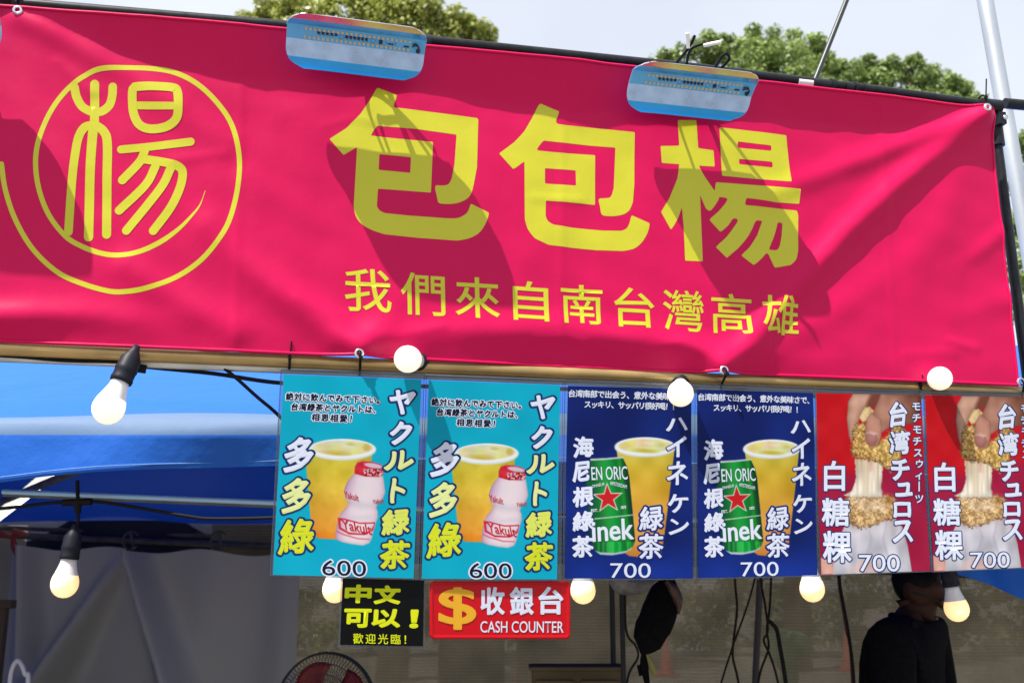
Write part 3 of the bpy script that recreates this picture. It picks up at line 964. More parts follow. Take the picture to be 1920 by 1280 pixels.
class Paint:
    """the printed picture of a card, one colour per point of a fine grid (sRGB while painting)"""
    NX, NY = 210, 290
    def __init__(s, src, bg):
        t, v = np.meshgrid(np.linspace(0, 1, s.NX), np.linspace(0, 1, s.NY), indexing='ij')
        s.S, s.T = t.ravel(), v.ravel()
        s.H = homography(src, UNIT)
        s.X, s.Y = hmap(np.linalg.inv(s.H), s.S, s.T)
        s.aa = 1.1 * (src[1][0] - src[0][0]) / s.NX
        s.C = np.tile(np.array(bg, float), (len(s.X), 1))
    def sd(s, poly):
        P = np.array(poly, float)
        Q = np.roll(P, -1, 0)
        d = np.full(len(s.X), 1e9)
        ins = np.zeros(len(s.X), bool)
        for (x0, y0), (x1, y1) in zip(P, Q):
            ex, ey = x1 - x0, y1 - y0
            t = np.clip(((s.X - x0) * ex + (s.Y - y0) * ey) / (ex * ex + ey * ey + 1e-9), 0, 1)
            d = np.minimum(d, np.hypot(s.X - x0 - t * ex, s.Y - y0 - t * ey))
            c = ((y0 > s.Y) != (y1 > s.Y)) & (s.X < ex * (s.Y - y0) / (ey if abs(ey) > 1e-9 else 1e-9) + x0)
            ins ^= c
        return np.where(ins, -d, d)
    def mix(s, a, col):
        col = np.array(col, float)
        s.C = s.C * (1 - a[:, None]) + col * a[:, None]
    def fill(s, poly, col, soft=1.0, op=1.0, smooth=0, jag=0.0, rnd=None):
        if smooth:
            P = list(poly) + list(poly[:3])
            poly = [tuple(p) for p in smooth_path(P, smooth)][smooth:-smooth - 1]
        d = s.sd(poly)
        if rnd:                                  # the photographed thing is rounded: its own shading in the print
            k = np.clip(-d / rnd[0], 0, 1)
            col = np.array(col, float) * (rnd[1] + (1 - rnd[1]) * np.sqrt(1 - (1 - k) ** 2))[:, None]
        if jag:
            d = d + (vnoise(s.X, s.Y, 1 / 7, 31) - 0.5) * jag + (vnoise(s.X, s.Y, 1 / 16, 32) - 0.5) * jag
        a = np.clip(0.5 - d / (s.aa * soft), 0, 1) * op
        s.mix(a, col)
        return a
    def ell(s, cx, cy, rx, ry, col, rot=0, op=1.0, soft=1.0):
        c, q = math.cos(rot), math.sin(rot)
        dx, dy = s.X - cx, s.Y - cy
        a_, b_ = (dx * c + dy * q) / rx, (-dx * q + dy * c) / ry
        r = np.hypot(a_, b_)
        a = np.clip(0.5 - (r - 1) * min(rx, ry) / (s.aa * soft), 0, 1) * op
        s.mix(a, col)
        return a
    def grad(s, stops):
        ks = [k for k, _ in stops]
        return np.stack([np.interp(s.Y, ks, [c[i] for _, c in stops]) for i in range(3)], 1)
    def linear(s):
        c = np.clip(s.C, 0, 255) / 255
        return np.where(c <= 0.04045, c / 12.92, ((c + 0.055) / 1.055) ** 2.4) * 0.62

def print_mat(name):
    m = mat(name, (1, 1, 1), 0.4, 0, Coat_Weight=0.13, Coat_Roughness=0.04, Specular_IOR_Level=0.02)
    t = m.node_tree
    a = t.nodes.new('ShaderNodeAttribute')
    a.attribute_name = 'print'
    t.links.new(a.outputs['Color'], t.nodes['Principled BSDF'].inputs['Base Color'])
    n = t.nodes.new('ShaderNodeTexNoise')
    n.inputs['Scale'].default_value = 9
    n.inputs['Detail'].default_value = 4
    c = t.nodes.new('ShaderNodeTexCoord')
    t.links.new(c.outputs['Object'], n.inputs['Vector'])
    bp = t.nodes.new('ShaderNodeBump')
    bp.inputs['Strength'].default_value = 0.8
    bp.inputs['Distance'].default_value = 0.006
    t.links.new(n.outputs['Fac'], bp.inputs['Height'])
    t.links.new(bp.outputs['Normal'], t.nodes['Principled BSDF'].inputs['Coat Normal'])
    return m
M_print = print_mat('printed_card')
def ink(name, c):
    return mat(name, tuple(x * 0.64 for x in lin(c)), 0.4, 0, Coat_Weight=0.1, Coat_Roughness=0.08, Specular_IOR_Level=0.06)
I_white, I_navy, I_dark = ink('ink_white', (226, 234, 255)), ink('ink_navy', (20, 48, 108)), ink('ink_dark', (14, 24, 52))
I_lime, I_pale, I_mid = ink('ink_lime', (212, 224, 40)), ink('ink_pale_lime', (226, 238, 160)), ink('ink_mid_lime', (220, 232, 100))
I_red, I_gold, I_black = ink('ink_red', (205, 30, 50)), ink('ink_gold', (238, 178, 50)), ink('ink_black', (10, 12, 16))
I_neon, I_blue = ink('ink_neon', (226, 238, 30)), ink('ink_blue', (18, 40, 120))
INKS = [I_white, I_navy, I_dark, I_lime, I_pale, I_mid, I_red, I_gold, I_black, I_neon, I_blue]
WH, NV, DK, LM, PL, ML, RD, GD, BK, NE, BL = range(11)

M_sleeve = bpy.data.materials.new('clear_sleeve')
M_sleeve.use_nodes = True
_t = M_sleeve.node_tree
_b = _t.nodes['Principled BSDF']
_b.inputs['Base Color'].default_value = (0.05, 0.07, 0.10, 1)
_b.inputs['Roughness'].default_value = 0.1
_b.inputs['Alpha'].default_value = 0.5

# --- art 1: iced tea and a small milk drink bottle on cyan
def art_bottle(pl, lt):
    p = pl
    p.C += (vnoise(p.X, p.Y, 1 / 160, 3)[:, None] - 0.5) * np.array((6, 12, 12))
    tea = p.grad([(500, (200, 196, 84)), (600, (206, 188, 58)), (740, (212, 178, 58)), (880, (222, 162, 60)), (960, (224, 152, 52)), (975, (226, 138, 36)), (1005, (222, 132, 36))])
    tea += (vnoise(p.X, p.Y, 1 / 90, 5)[:, None] - 0.5) * 26 + (vnoise(p.X * 0.8 + p.Y * 0.6, p.Y * 0.8 - p.X * 0.6, 1 / 30, 6)[:, None] - 0.5) * 10
    tea += np.clip(1 - np.abs(p.X - 430) / 170, 0, 1)[:, None] * np.array((12, 10, 4)) - np.clip((p.X - 500) / 90, 0, 1)[:, None] * 18
    p.fill([(222, 500), (222, 560), (240, 760), (255, 950), (262, 985), (300, 1003), (400, 1008), (520, 1000), (555, 985), (575, 800), (590, 640), (603, 500)], tea, 1.5)
    p.ell(432, 500, 190, 58, (214, 222, 224))
    p.ell(432, 492, 190, 56, (236, 242, 245))
    ice = np.stack([196 + 40 * vnoise(p.X, p.Y, 1 / 40, 8), 202 + 34 * vnoise(p.X, p.Y, 1 / 38, 9), 132 + 70 * vnoise(p.X, p.Y, 1 / 30, 8)], 1)
    p.ell(432, 487, 172, 43, ice)
    for x, y, rx, ry, c in ((395, 515, 64, 13, (184, 164, 40)), (350, 480, 40, 12, (206, 206, 140)), (520, 470, 46, 14, (214, 218, 160)), (570, 485, 20, 20, (190, 180, 70)), (400, 508, 48, 7, (216, 206, 120)), (460, 478, 30, 10, (226, 230, 200)), (478, 466, 14, 5, (176, 170, 60))):
        p.ell(x, y, rx, ry, c, 0.1, 0.8, 4)
    body = [(502, 628), (462, 676), (446, 712), (441, 740), (450, 772), (470, 800), (452, 826), (424, 856), (410, 890), (398, 940), (390, 985), (398, 1010), (430, 1024), (490, 1036), (548, 1043), (584, 1030), (598, 1004), (612, 950), (632, 884), (634, 850), (624, 828), (634, 800), (660, 780), (676, 740), (670, 690), (664, 648)]
    ax = (p.X - 555) * 0.97 + (p.Y - 800) * 0.22
    sh = np.stack([228 - 0.0011 * ax ** 2 + 8 * vnoise(p.X, p.Y, 1 / 50, 2), 220 - 0.0022 * ax ** 2, 228 - 0.0012 * ax ** 2], 1)
    sh -= (np.clip((-ax - 60) / 60, 0, 1) * 26)[:, None] * np.array((0.8, 1.1, 0.7))
    p.fill(body, sh, 1.3, rnd=(34, 0.80))
    p.fill([(446, 760), (560, 806), (640, 800), (620, 826), (540, 830), (462, 806)], (188, 176, 196), 10, 0.45)
    p.fill([(404, 900), (420, 862), (520, 880), (634, 872), (632, 888), (520, 895)], (200, 190, 206), 8, 0.5)
    cap = np.stack([176 + 60 * vnoise(p.X, p.Y, 1 / 14, 11), 22 + 40 * vnoise(p.X, p.Y, 1 / 10, 12), 40 + 40 * vnoise(p.X, p.Y, 1 / 10, 13)], 1)
    p.fill([(502, 596), (516, 570), (548, 561), (600, 566), (650, 580), (670, 600), (664, 640), (640, 652), (560, 650), (500, 634)], cap, 1.3)
    sp = (vnoise(p.X, p.Y, 1 / 8, 14) > 0.55) & (p.Y > 600)
    p.mix(np.clip(0.5 - p.sd([(548, 606), (664, 606), (660, 648), (560, 648)]) / 3, 0, 1) * sp * 0.8, (226, 214, 222))
    sp = (vnoise(p.X, p.Y, 1 / 9, 15) > 0.66) & (p.Y > 600)
    p.mix(np.clip(0.5 - p.sd([(548, 606), (664, 606), (660, 648), (560, 648)]) / 3, 0, 1) * sp * 0.8, (40, 20, 40))
    p.ell(608, 588, 52, 13, (214, 190, 210), 0.16)
    p.fill([(405, 884), (440, 888), (420, 905), (424, 940), (470, 968), (540, 974), (590, 960), (612, 924), (610, 908), (618, 918), (606, 958), (560, 984), (470, 980), (412, 948)], (204, 36, 60), 1.2)
    p.fill([(440, 888), (530, 912), (618, 910), (616, 918), (530, 920), (436, 896)], (204, 36, 60), 1.2)
    p.fill([(400, 958), (440, 976), (520, 1000), (588, 1004), (586, 1011), (518, 1008), (436, 984), (398, 966)], (206, 90, 110), 1.5, 0.8)
    lt.glyph('Yakult', (428, 908, 596, 966), RD, bold=1, slope=0.2, lean=-0.18)
    lt.glyph('Yakult', (441, 742, 524, 780), RD, bold=0.4, slope=0.28, lean=-0.1)
    lt.glyph('Yakult', (603, 778, 668, 802), RD, bold=0.3, slope=-0.12)
    o = (5.5, WH)
    lt.row('絶対に飲んでみて下さい。', (132, 193), (650, 216), 49, DK, bold=2.4, brush=2.2, out=(4, WH), slope=0.03, lean=0.08)
    lt.row('台湾緑茶とヤクルトは、', (160, 251), (628, 270), 49, DK, bold=2.4, brush=2.2, out=(4, WH), slope=0.03, lean=0.08)
    lt.row('相思相愛！', (280, 312), (492, 322), 50, DK, bold=2.4, brush=2.2, out=(4, WH), slope=0.03, lean=0.08)
    for ch, bx, m in (('ヤ', (698, 150, 852, 296), WH), ('ク', (700, 336, 828, 470), WH), ('ル', (672, 500, 842, 614), PL), ('ト', (706, 656, 796, 800), PL), ('緑', (655, 832, 818, 986), ML), ('茶', (644, 1012, 816, 1180), LM)):
        lt.glyph(ch, bx, m, bold=7.5, brush=2.6, out=(10, NV), slope=-0.05, lean=0.10)
    for ch, bx, m in (('多', (100, 420, 272, 626), WH), ('多', (88, 654, 258, 860), PL), ('綠', (72, 890, 276, 1094), LM)):
        lt.glyph(ch, bx, m, bold=7.5, brush=2.6, out=(10, NV), slope=-0.10, lean=0.12)
    lt.glyph('600', (316, 1128, 566, 1216), DK, bold=0.5, out=(8, WH), slope=0.03)
# --- art 2: beer can and iced tea on navy
def art_can(pl, lt):
    p = pl
    p.C += (vnoise(p.X, p.Y, 1 / 200, 3)[:, None] - 0.4) * np.array((8, 16, 36)) + np.clip((p.Y - 1000) / 200, 0, 1)[:, None] * np.array((4, 12, 30))
    tea = p.grad([(470, (206, 196, 92)), (580, (210, 182, 56)), (720, (212, 168, 52)), (860, (218, 160, 66)), (1000, (216, 152, 66)), (1105, (190, 120, 44))])
    tea += (vnoise(p.X, p.Y, 1 / 90, 5)[:, None] - 0.5) * 28 - np.clip((p.X - 600) / 90, 0, 1)[:, None] * 14
    p.fill([(362, 470), (380, 640), (398, 900), (404, 1080), (430, 1098), (500, 1106), (570, 1100), (618, 1084), (636, 980), (672, 720), (698, 510), (702, 470)], tea, 1.5)
    p.ell(530, 466, 178, 54, (210, 218, 222))
    p.ell(530, 458, 178, 54, (234, 240, 244))
    ice = np.stack([200 + 40 * vnoise(p.X, p.Y, 1 / 36, 8), 198 + 40 * vnoise(p.X, p.Y, 1 / 34, 9), 112 + 90 * vnoise(p.X, p.Y, 1 / 26, 8)], 1)
    p.ell(530, 455, 158, 39, ice)
    for x, y, rx, ry, c in ((530, 484, 60, 11, (190, 166, 46)), (425, 456, 36, 12, (222, 204, 120)), (620, 448, 30, 12, (206, 190, 110)), (560, 440, 36, 8, (236, 236, 210))):
        p.ell(x, y, rx, ry, c, 0.08, 0.8, 4)
    ax = (p.X - 310) + (p.Y - 800) * -0.10
    gr = np.stack([8 + 26 * np.exp(-((ax + 20) / 40) ** 2) + 14 * np.exp(-((ax - 90) / 18) ** 2), 92 + 66 * np.exp(-((ax - 10) / 60) ** 2) + 40 * np.exp(-((ax - 95) / 14) ** 2) - 40 * np.clip((np.abs(ax) - 100) / 40, 0, 1), 40 + 22 * np.exp(-((ax) / 60) ** 2)], 1)
    gr += ((p.Y > 1015) & (vnoise(p.X, p.Y * 0.2, 1 / 14, 4) > 0.5))[:, None] * np.array((14, 36, 20))
    p.fill([(212, 534), (186, 600), (182, 680), (196, 860), (206, 1010), (226, 1062), (260, 1084), (340, 1088), (420, 1072), (452, 1044), (466, 1010), (452, 830), (436, 640), (424, 580), (398, 524)], gr, 1.3)
    p.fill([(208, 541), (210, 530), (300, 526), (400, 518), (404, 526), (300, 536)], (196, 206, 210), 1.5)
    p.fill([(232, 1068), (270, 1078), (350, 1080), (420, 1066), (446, 1048), (440, 1062), (400, 1082), (330, 1094), (262, 1090)], (176, 196, 200), 1.5)
    p.fill([(196, 882), (300, 872), (454, 856), (455, 861), (300, 878), (197, 888)], (190, 220, 200), 1.3)
    star = []
    for r, m in ((93, 1),):
        for i in range(10):
            a = -PI / 2 + i * PI / 5 - 0.05
            rr = r if i % 2 == 0 else r * 0.40
            star.append((309 + rr * math.cos(a), 762 + rr * math.sin(a)))
    p.fill(star, (232, 236, 236), 1.2)
    p.fill([(309 + (x - 309) * 0.86, 762 + (y - 762) * 0.86) for x, y in star], (200, 30, 36), 1.2)
    for ch_, a0 in (('EN ORIC', 0),):
        lt.glyph('EN ORIC', (214, 576, 424, 654), WH, bold=0.5, slope=-0.02, lean=-0.05)
    lt.glyph('ONNEUR', (216, 676, 290, 694), WH, bold=0.2, slope=-0.2)
    lt.glyph('AMSTERDAM', (322, 672, 420, 694), WH, bold=0.2, slope=0.24)
    lt.glyph('EST.', (210, 824, 250, 842), WH, bold=0.8, slope=-0.05)
    lt.glyph('1873', (384, 806, 414, 824), WH, bold=0.8, slope=-0.05)
    lt.glyph('inek', (214, 884, 456, 1010), WH, bold=3, slope=-0.07, lean=-0.04)
    lt.row('台湾南部で出会う、意外な美味さで、', (100, 148), (782, 170), 48, WH, bold=1.6, brush=2.2, lean=0.05)
    lt.row('スッキリ、サッパリ很好喝！！', (192, 212), (706, 226), 47, WH, bold=1.6, brush=2.2, lean=0.05)
    for ch, bx in (('ハ', (650, 290, 780, 368)), ('イ', (655, 398, 770, 524)), ('ネ', (652, 545, 782, 684)), ('ケ', (655, 735, 782, 846)), ('ン', (664, 880, 780, 974))):
        lt.glyph(ch, bx, WH, bold=4, brush=2.2, out=(5, BL), slope=-0.05, lean=0.06)
    for ch, bx in (('海', (108, 400, 230, 524)), ('尼', (104, 545, 208, 668)), ('根', (102, 690, 230, 812)), ('綠', (102, 836, 228, 956)), ('茶', (96, 980, 226, 1110))):
        lt.glyph(ch, bx, WH, bold=6, brush=2.4, out=(4, BL), slope=-0.05, lean=0.06)
    for ch, bx in (('緑', (492, 806, 630, 950)), ('茶', (484, 968, 632, 1118))):
        lt.glyph(ch, bx, WH, bold=4.2, brush=2.2, out=(10, BL), slope=-0.05, lean=0.06)
    lt.glyph('700', (320, 1140, 556, 1226), WH, bold=0.3)
# --- art 3: hand pulling a sesame rice cake apart on red
def art_sweet(pl, lt):
    p = pl
    p.C += (np.clip((p.Y - 560 + (p.X - 400) * 0.2) / 60, 0, 1)[:, None]) * np.array((-34, 8, 36)) + (vnoise(p.X, p.Y, 1 / 90, 3)[:, None] - 0.5) * 14  # duller crimson below is a reflection on the card put into its colour
    nz = (vnoise(p.X, p.Y, 1 / 40, 20)[:, None] - 0.5)
    skin = np.array((206, 160, 138)) + nz * 30
    sk2 = np.array((186, 134, 114)) + nz * 30
    ses = lambda base, k: np.array(base) + (vnoise(p.X, p.Y, 1 / 9, 21)[:, None] - 0.5) * k * np.array((1, 1, 0.9)) + (vnoise(p.X, p.Y, 1 / 22, 22)[:, None] - 0.5) * 50
    # paper bag
    bagc = p.grad([(880, (214, 208, 214)), (1000, (196, 194, 206)), (1200, (206, 208, 220))]) + (vnoise(p.X * 1.0, p.Y * 0.25, 1 / 34, 23)[:, None] - 0.5) * 44 + (vnoise(p.X, p.Y, 1 / 70, 24)[:, None] - 0.5) * 34
    p.fill([(236, 900), (300, 930), (520, 880), (560, 930), (590, 1040), (612, 1195), (150, 1210), (158, 1060)], bagc, 1.5, rnd=(60, 0.82))
    for L in ([(360, 930), (372, 1000), (340, 1100), (350, 1200), (362, 1200), (352, 1100), (386, 1000)], [(470, 900), (440, 1000), (470, 1120), (482, 1120), (452, 1000)]):
        p.fill(L, (164, 160, 178), 5, 0.5)
    p.fill([(85, 1110), (150, 1130), (160, 1206), (85, 1208)], np.array((214, 164, 150)) + nz * 40, 3)
    p.fill([(240, 1190), (330, 1120), (420, 1150), (420, 1200)], np.array((220, 176, 168)) + nz * 40, 12, 0.7)
    # lower piece
    p.fill([(232, 752), (270, 736), (340, 748), (440, 748), (500, 738), (524, 760), (520, 880), (420, 906), (350, 934), (300, 930), (240, 898)], ses((204, 168, 116), 110), 2, jag=22, rnd=(50, 0.7))
    p.fill([(280, 760), (360, 770), (460, 760), (490, 800), (440, 840), (360, 850), (300, 820)], ses((222, 200, 170), 40), 20, 0.6)
    p.fill([(440, 740), (520, 752), (524, 800), (500, 860), (470, 800)], ses((190, 140, 84), 70), 14, 0.7)
    # stretched rice cake
    st = p.grad([(520, (226, 206, 170)), (620, (238, 226, 206)), (760, (236, 230, 214))]) + (vnoise(p.X, p.Y * 0.12, 1 / 12, 25)[:, None] - 0.5) * 60
    p.fill([(286, 530), (452, 530), (446, 620), (438, 700), (452, 756), (258, 756), (220, 745), (270, 715), (292, 640)], st, 2, jag=6, rnd=(40, 0.74))
    p.fill([(366, 540), (388, 540), (384, 600), (372, 600)], (206, 130, 140), 8, 0.5)
    p.fill([(330, 560), (360, 560), (366, 740), (330, 740)], (206, 186, 150), 10, 0.5)
    # hand
    p.fill([(275, 150), (246, 200), (238, 300), (250, 400), (266, 440), (300, 330), (340, 240), (390, 200), (400, 150)], skin, 2, rnd=(46, 0.62))
    p.fill([(380, 150), (440, 150), (450, 180), (400, 230), (350, 240), (356, 200)], (120, 66, 52), 8)
    p.fill([(440, 150), (676, 162), (674, 250), (640, 330), (560, 330), (500, 340), (440, 380), (380, 380), (370, 300), (400, 240)], sk2 - np.clip((p.X - 520) / 150, 0, 1)[:, None] * 70, 3, rnd=(90, 0.72))
    # upper piece
    p.fill([(300, 318), (346, 322), (362, 380), (420, 440), (470, 400), (500, 340), (570, 330), (590, 400), (560, 520), (520, 600), (480, 600), (430, 550), (360, 540), (300, 530), (272, 510), (260, 450), (276, 360)], ses((206, 166, 98), 120), 2, jag=24, rnd=(55, 0.66))
    p.fill([(340, 230), (372, 226), (396, 250), (372, 300), (330, 320), (310, 290)], ses((224, 196, 142), 30), 2.5, rnd=(20, 0.75))
    p.fill([(440, 420), (540, 380), (560, 470), (500, 560), (450, 540)], ses((222, 190, 110), 60), 12, 0.7)
    p.fill([(352, 300), (380, 260), (440, 300), (440, 400), (424, 450), (388, 464), (356, 446), (342, 400)], np.array((206, 150, 130)) + nz * 20, 3, rnd=(40, 0.66))
    p.fill([(346, 386), (376, 372), (410, 392), (420, 420), (400, 452), (370, 452), (350, 430)], np.array((182, 122, 114)) + nz * 20, 3, rnd=(30, 0.72))
    p.fill([(350, 384), (376, 370), (412, 384), (398, 396), (372, 384)], (232, 200, 190), 4, 0.8)
    o = (5.5, DK)
    for ch, bx in (('白', (106, 542, 228, 720)), ('糖', (92, 758, 254, 926)), ('粿', (96, 952, 262, 1140))):
        lt.glyph(ch, bx, WH, bold=4, out=(6, NV))
    for ch, bx in (('台', (484, 196, 594, 346)), ('湾', (482, 364, 608, 506)), ('チ', (490, 530, 606, 660)), ('ュ', (520, 668, 626, 752)), ('ロ', (508, 782, 614, 874)), ('ス', (500, 890, 626, 1020))):
        lt.glyph(ch, bx, WH, bold=6.5, brush=2.4, out=(4, NV), slope=-0.05, lean=0.04)
    for ch, cx, cy, z_ in (('モ', 645, 225, 60), ('チ', 646, 292, 60), ('モ', 650, 360, 60), ('チ', 650, 428, 60), ('ス', 654, 495, 60), ('ウ', 664, 560, 56), ('ィ', 662, 626, 60), ('ツ', 662, 764, 60)):
        lt.glyph(ch, (cx - z_ / 2, cy - z_ / 2, cx + z_ / 2, cy + z_ / 2), WH, bold=1.6, out=(4, NV), em=True)
    lt.glyph('|', (658, 662, 666, 722), WH, bold=1.6, out=(4, NV))
    lt.glyph('700', (302, 1092, 540, 1190), WH, bold=0.8, out=(6, NV))

Q1 = [(97, 67), (883, 97), (837, 1230), (35, 1210)]
Q3 = [(77, 103), (800, 125), (805, 1228), (55, 1230)]
Q5 = [(60, 145), (675, 160), (722, 1185), (85, 1210)]
CARD_G = 'price cards hung in a row under the brass rail'
def make_card(art, src, pq, sq, label, bend):
    """pq / sq: corners of the print and of its sleeve where they hang (TL, TR, BR, BL)"""
    pu = [uv(x, y, PN) for x, y in pq]
    su = [uv(x, y, PN) for x, y in sq]
    cu = sum(p[0] for p in su) / 4
    root = empty('price_card', front(cu, min(p[1] for p in su), PN), label, 'price card', CARD_G, YAW)
    Hd = homography(UNIT, pu)
    u0, v0, v1 = su[0][0], min(p[1] for p in su), max(p[1] for p in su)
    def depth(u, v):
        s_ = (u - u0) / 0.28
        t_ = (v1 - v) / (v1 - v0)
        return bend[0] * np.sin(PI * s_) * (0.4 + 0.6 * t_) + bend[1] * np.sin(2 * PI * t_ + bend[2]) * 0.6 + bend[3] * t_
    key = art.__name__
    if key not in CARDS:
        p = Paint(src, {'art_bottle': (8, 172, 204), 'art_can': (14, 34, 108), 'art_sweet': (196, 16, 28)}[key])
        lt = Letters()
        art(p, lt)
        CARDS[key] = (p, lt, p.linear())
    p, lt, colr = CARDS[key]
    U, V = hmap(Hd, p.S, p.T)
    N = PN + depth(U, V)
    W = np.array(P0) + U[:, None] * np.array(DU) + N[:, None] * np.array(DN) + V[:, None] * np.array((0, 0, 1.0))
    idx = np.arange(p.NX * p.NY).reshape(p.NX, p.NY)
    F = np.stack([idx[:-1, :-1], idx[:-1, 1:], idx[1:, 1:], idx[1:, :-1]], -1).reshape(-1, 4)
    b = MB(); b.add(W.tolist(), F.tolist(), 0, True)
    o = b.build('print', M_print, root)
    at_ = o.data.attributes.new('print', 'FLOAT_COLOR', 'POINT')
    at_.data.foreach_set('color', np.concatenate([colr, np.ones((len(colr), 1))], 1).astype(np.float32).ravel())
    def fn(x, y, z):
        s_, t_ = hmap(p.H, x, y)
        u, v = hmap(Hd, s_, t_)
        return front(u, v, PN + float(depth(u, v)) + 0.0002 + z)
    lt.build('lettering', INKS, fn, root, cuts=60)
    Hs = homography(UNIT, su)
    us_ = np.linspace(0, 1, 13)
    A, B = np.meshgrid(us_, us_, indexing='ij')
    U, V = hmap(Hs, A.ravel(), B.ravel())
    N = PN + depth(U, V) - 0.0012
    W = np.array(P0) + U[:, None] * np.array(DU) + N[:, None] * np.array(DN) + V[:, None] * np.array((0, 0, 1.0))
    idx = np.arange(169).reshape(13, 13)
    F = np.stack([idx[:-1, :-1], idx[:-1, 1:], idx[1:, 1:], idx[1:, :-1]], -1).reshape(-1, 4)
    b = MB(); b.add(W.tolist(), F.tolist(), 0, True)
    for i in range(4):
        a_, c_ = su[i], su[(i + 1) % 4]
        pts = [(a_[0] + (c_[0] - a_[0]) * t, a_[1] + (c_[1] - a_[1]) * t) for t in np.linspace(0, 1, 13)]
        b.tube([front(u, v, PN + float(depth(u, v)) - 0.0008) for u, v in pts], 0.0011, 6)
    b.build('sleeve', M_sleeve, root)
    return root
CARDS = {}
make_card(art_bottle, Q1, [(531.8, 702), (789.8, 711.8), (774.7, 1083.7), (511.5, 1077)], [(527, 693), (796, 700), (783.5, 1085.5), (507, 1078.5)],
          'cyan card with tea cup and small bottle, priced 600, leftmost in the row', (0.004, 0.002, 0.5, 0.006))
make_card(art_bottle, Q1, [(804, 713), (1050, 722), (1043, 1085.5), (790, 1084)], [(799, 704), (1056, 713), (1050.5, 1087.5), (787, 1086)],
          'cyan card with tea cup and small bottle, priced 600, beside the navy cards', (0.003, 0.002, 1.5, 0.004))
make_card(art_can, Q3, [(1064.7, 723), (1296, 730), (1298, 1083.5), (1057.6, 1084)], [(1059, 712), (1304, 720), (1303.5, 1085.5), (1054.5, 1087)],
          'navy card with green can and tea, priced 700, next to the cyan cards', (0.003, 0.003, 2.5, 0.002))
make_card(art_can, Q3, [(1307, 730), (1524, 736.5), (1531, 1078), (1308, 1083)], [(1306.5, 720), (1527.5, 727), (1534, 1079.5), (1306.5, 1085)],
          'navy card with green can and tea, priced 700, next to the red cards', (0.004, 0.002, 0.2, 0.002))
make_card(art_sweet, Q5, [(1529.5, 736.5), (1726, 741), (1741, 1069.6), (1537.5, 1077)], [(1530.5 - 1.5, 728), (1730.5, 732), (1745, 1070.8), (1536, 1078.5)],
          'red card with hand pulling a sesame sweet apart, priced 700, next to the navy cards', (0.004, 0.002, 1.0, 0.004))
make_card(art_sweet, Q5, [(1733.5, 740.6), (1930, 745), (1944, 1062), (1748, 1070.8)], [(1732.5, 732), (1935, 737), (1948, 1063.5), (1746.5, 1072)],
          'red card with hand pulling a sesame sweet apart, priced 700, at the right picture edge', (0.004, 0.002, 2.0, 0.004))

# --- the two small signs below the cards
S3 = lambda x, y: (500 + x / 3.2, 1060 + y / 3.2)
def flat_fn(n0):
    def fn(x, y, z):
        u, v = uv(*S3(x, y), n0)
        return front(u, v, n0 + z)
    return fn
SN = 0.002
root = empty('notice_card', front(uv(716, 1210, SN)[0], uv(716, 1214, SN)[1], SN), 'black card with yellow green characters below the leftmost cyan cards', 'notice card', None, YAW)
lt = Letters()
lt.tri([(456, 76), (944, 88), (938, 482), (440, 474)], [(0, 1, 2, 3)], 0, BK)
lt.build('card', INKS, flat_fn(SN), root, cuts=120)
lt = Letters()
for ch, bx in (('中', (468, 112, 630, 224)), ('文', (644, 117, 804, 231)), ('可', (463, 257, 628, 371)), ('以', (630, 258, 803, 371)), ('！', (858, 262, 912, 375))):
    lt.glyph(ch, bx, NE, bold=6.5, lean=0.06, slope=0.01)
lt.row('歡迎光臨！', (549, 436), (848, 442), 66, NE, bold=0.8)
lt.build('lettering', INKS, flat_fn(SN + 0.0004), root)
lt = Letters()
lt.tri([(446, 66), (954, 80), (946, 497), (428, 489)], [(0, 1, 2, 3)], 0, 0)
lt.build('sleeve', [M_sleeve], flat_fn(SN - 0.0012), root, cuts=120)

M_red = mat('red_acrylic', lin((170, 4, 20)), 0.2, 0, Coat_Weight=0.12, Coat_Roughness=0.05, Specular_IOR_Level=0.15)
root = empty('counter_sign', front(uv(938, 1195, SN)[0], uv(938, 1197, SN)[1], SN), 'glossy red acrylic sign with dollar symbol and CASH COUNTER lettering', 'sign', None, YAW)
def rrect(x0, y0, x1, y1, r, n=6):
    out = []
    for cx, cy, a in ((x1 - r, y1 - r, 0), (x0 + r, y1 - r, 90), (x0 + r, y0 + r, 180), (x1 - r, y0 + r, 270)):
        out += [(cx + r * math.cos(math.radians(a + 90 * i / n)), cy + r * math.sin(math.radians(a + 90 * i / n))) for i in range(n + 1)]
    return out
b = MB()
rings = [(rrect(980, 90, 1824, 440, 26), -0.006), (rrect(980, 90, 1824, 440, 26), -0.001), (rrect(984, 94, 1820, 436, 24), 0.002), (rrect(992, 102, 1812, 428, 20), 0.003), (rrect(1003, 113, 1801, 417, 10), 0.0005), (rrect(1007, 117, 1797, 413, 8), 0.0005)]
fnn = flat_fn(SN)
vs, fs = [], []
for R_, z in rings:
    vs += [fnn(x, y, z) for x, y in R_]
k = len(rings[0][0])
for i in range(len(rings) - 1):
    for j in range(k):
        fs.append((i * k + j, i * k + (j + 1) % k, (i + 1) * k + (j + 1) % k, (i + 1) * k + j))
b.add(vs, fs, 0, True)
b.add(vs[-k:], [tuple(range(k))], 0)
b.add(vs[:k], [tuple(range(k))[::-1]], 0)
b.build('panel', M_red, root)
lt = Letters()
lt.glyph('$', (1030, 128, 1258, 384), GD, bold=6)
for ch, bx in (('收', (1283, 127, 1428, 294)), ('銀', (1458, 127, 1602, 296)), ('台', (1630, 125, 1780, 292))):
    lt.glyph(ch, bx, WH, bold=5)
lt.glyph('CASH COUNTER', (1282, 332, 1781, 401), WH, bold=0.6, slope=0.003)
lt.build('lettering', INKS, flat_fn(SN + 0.0012), root)

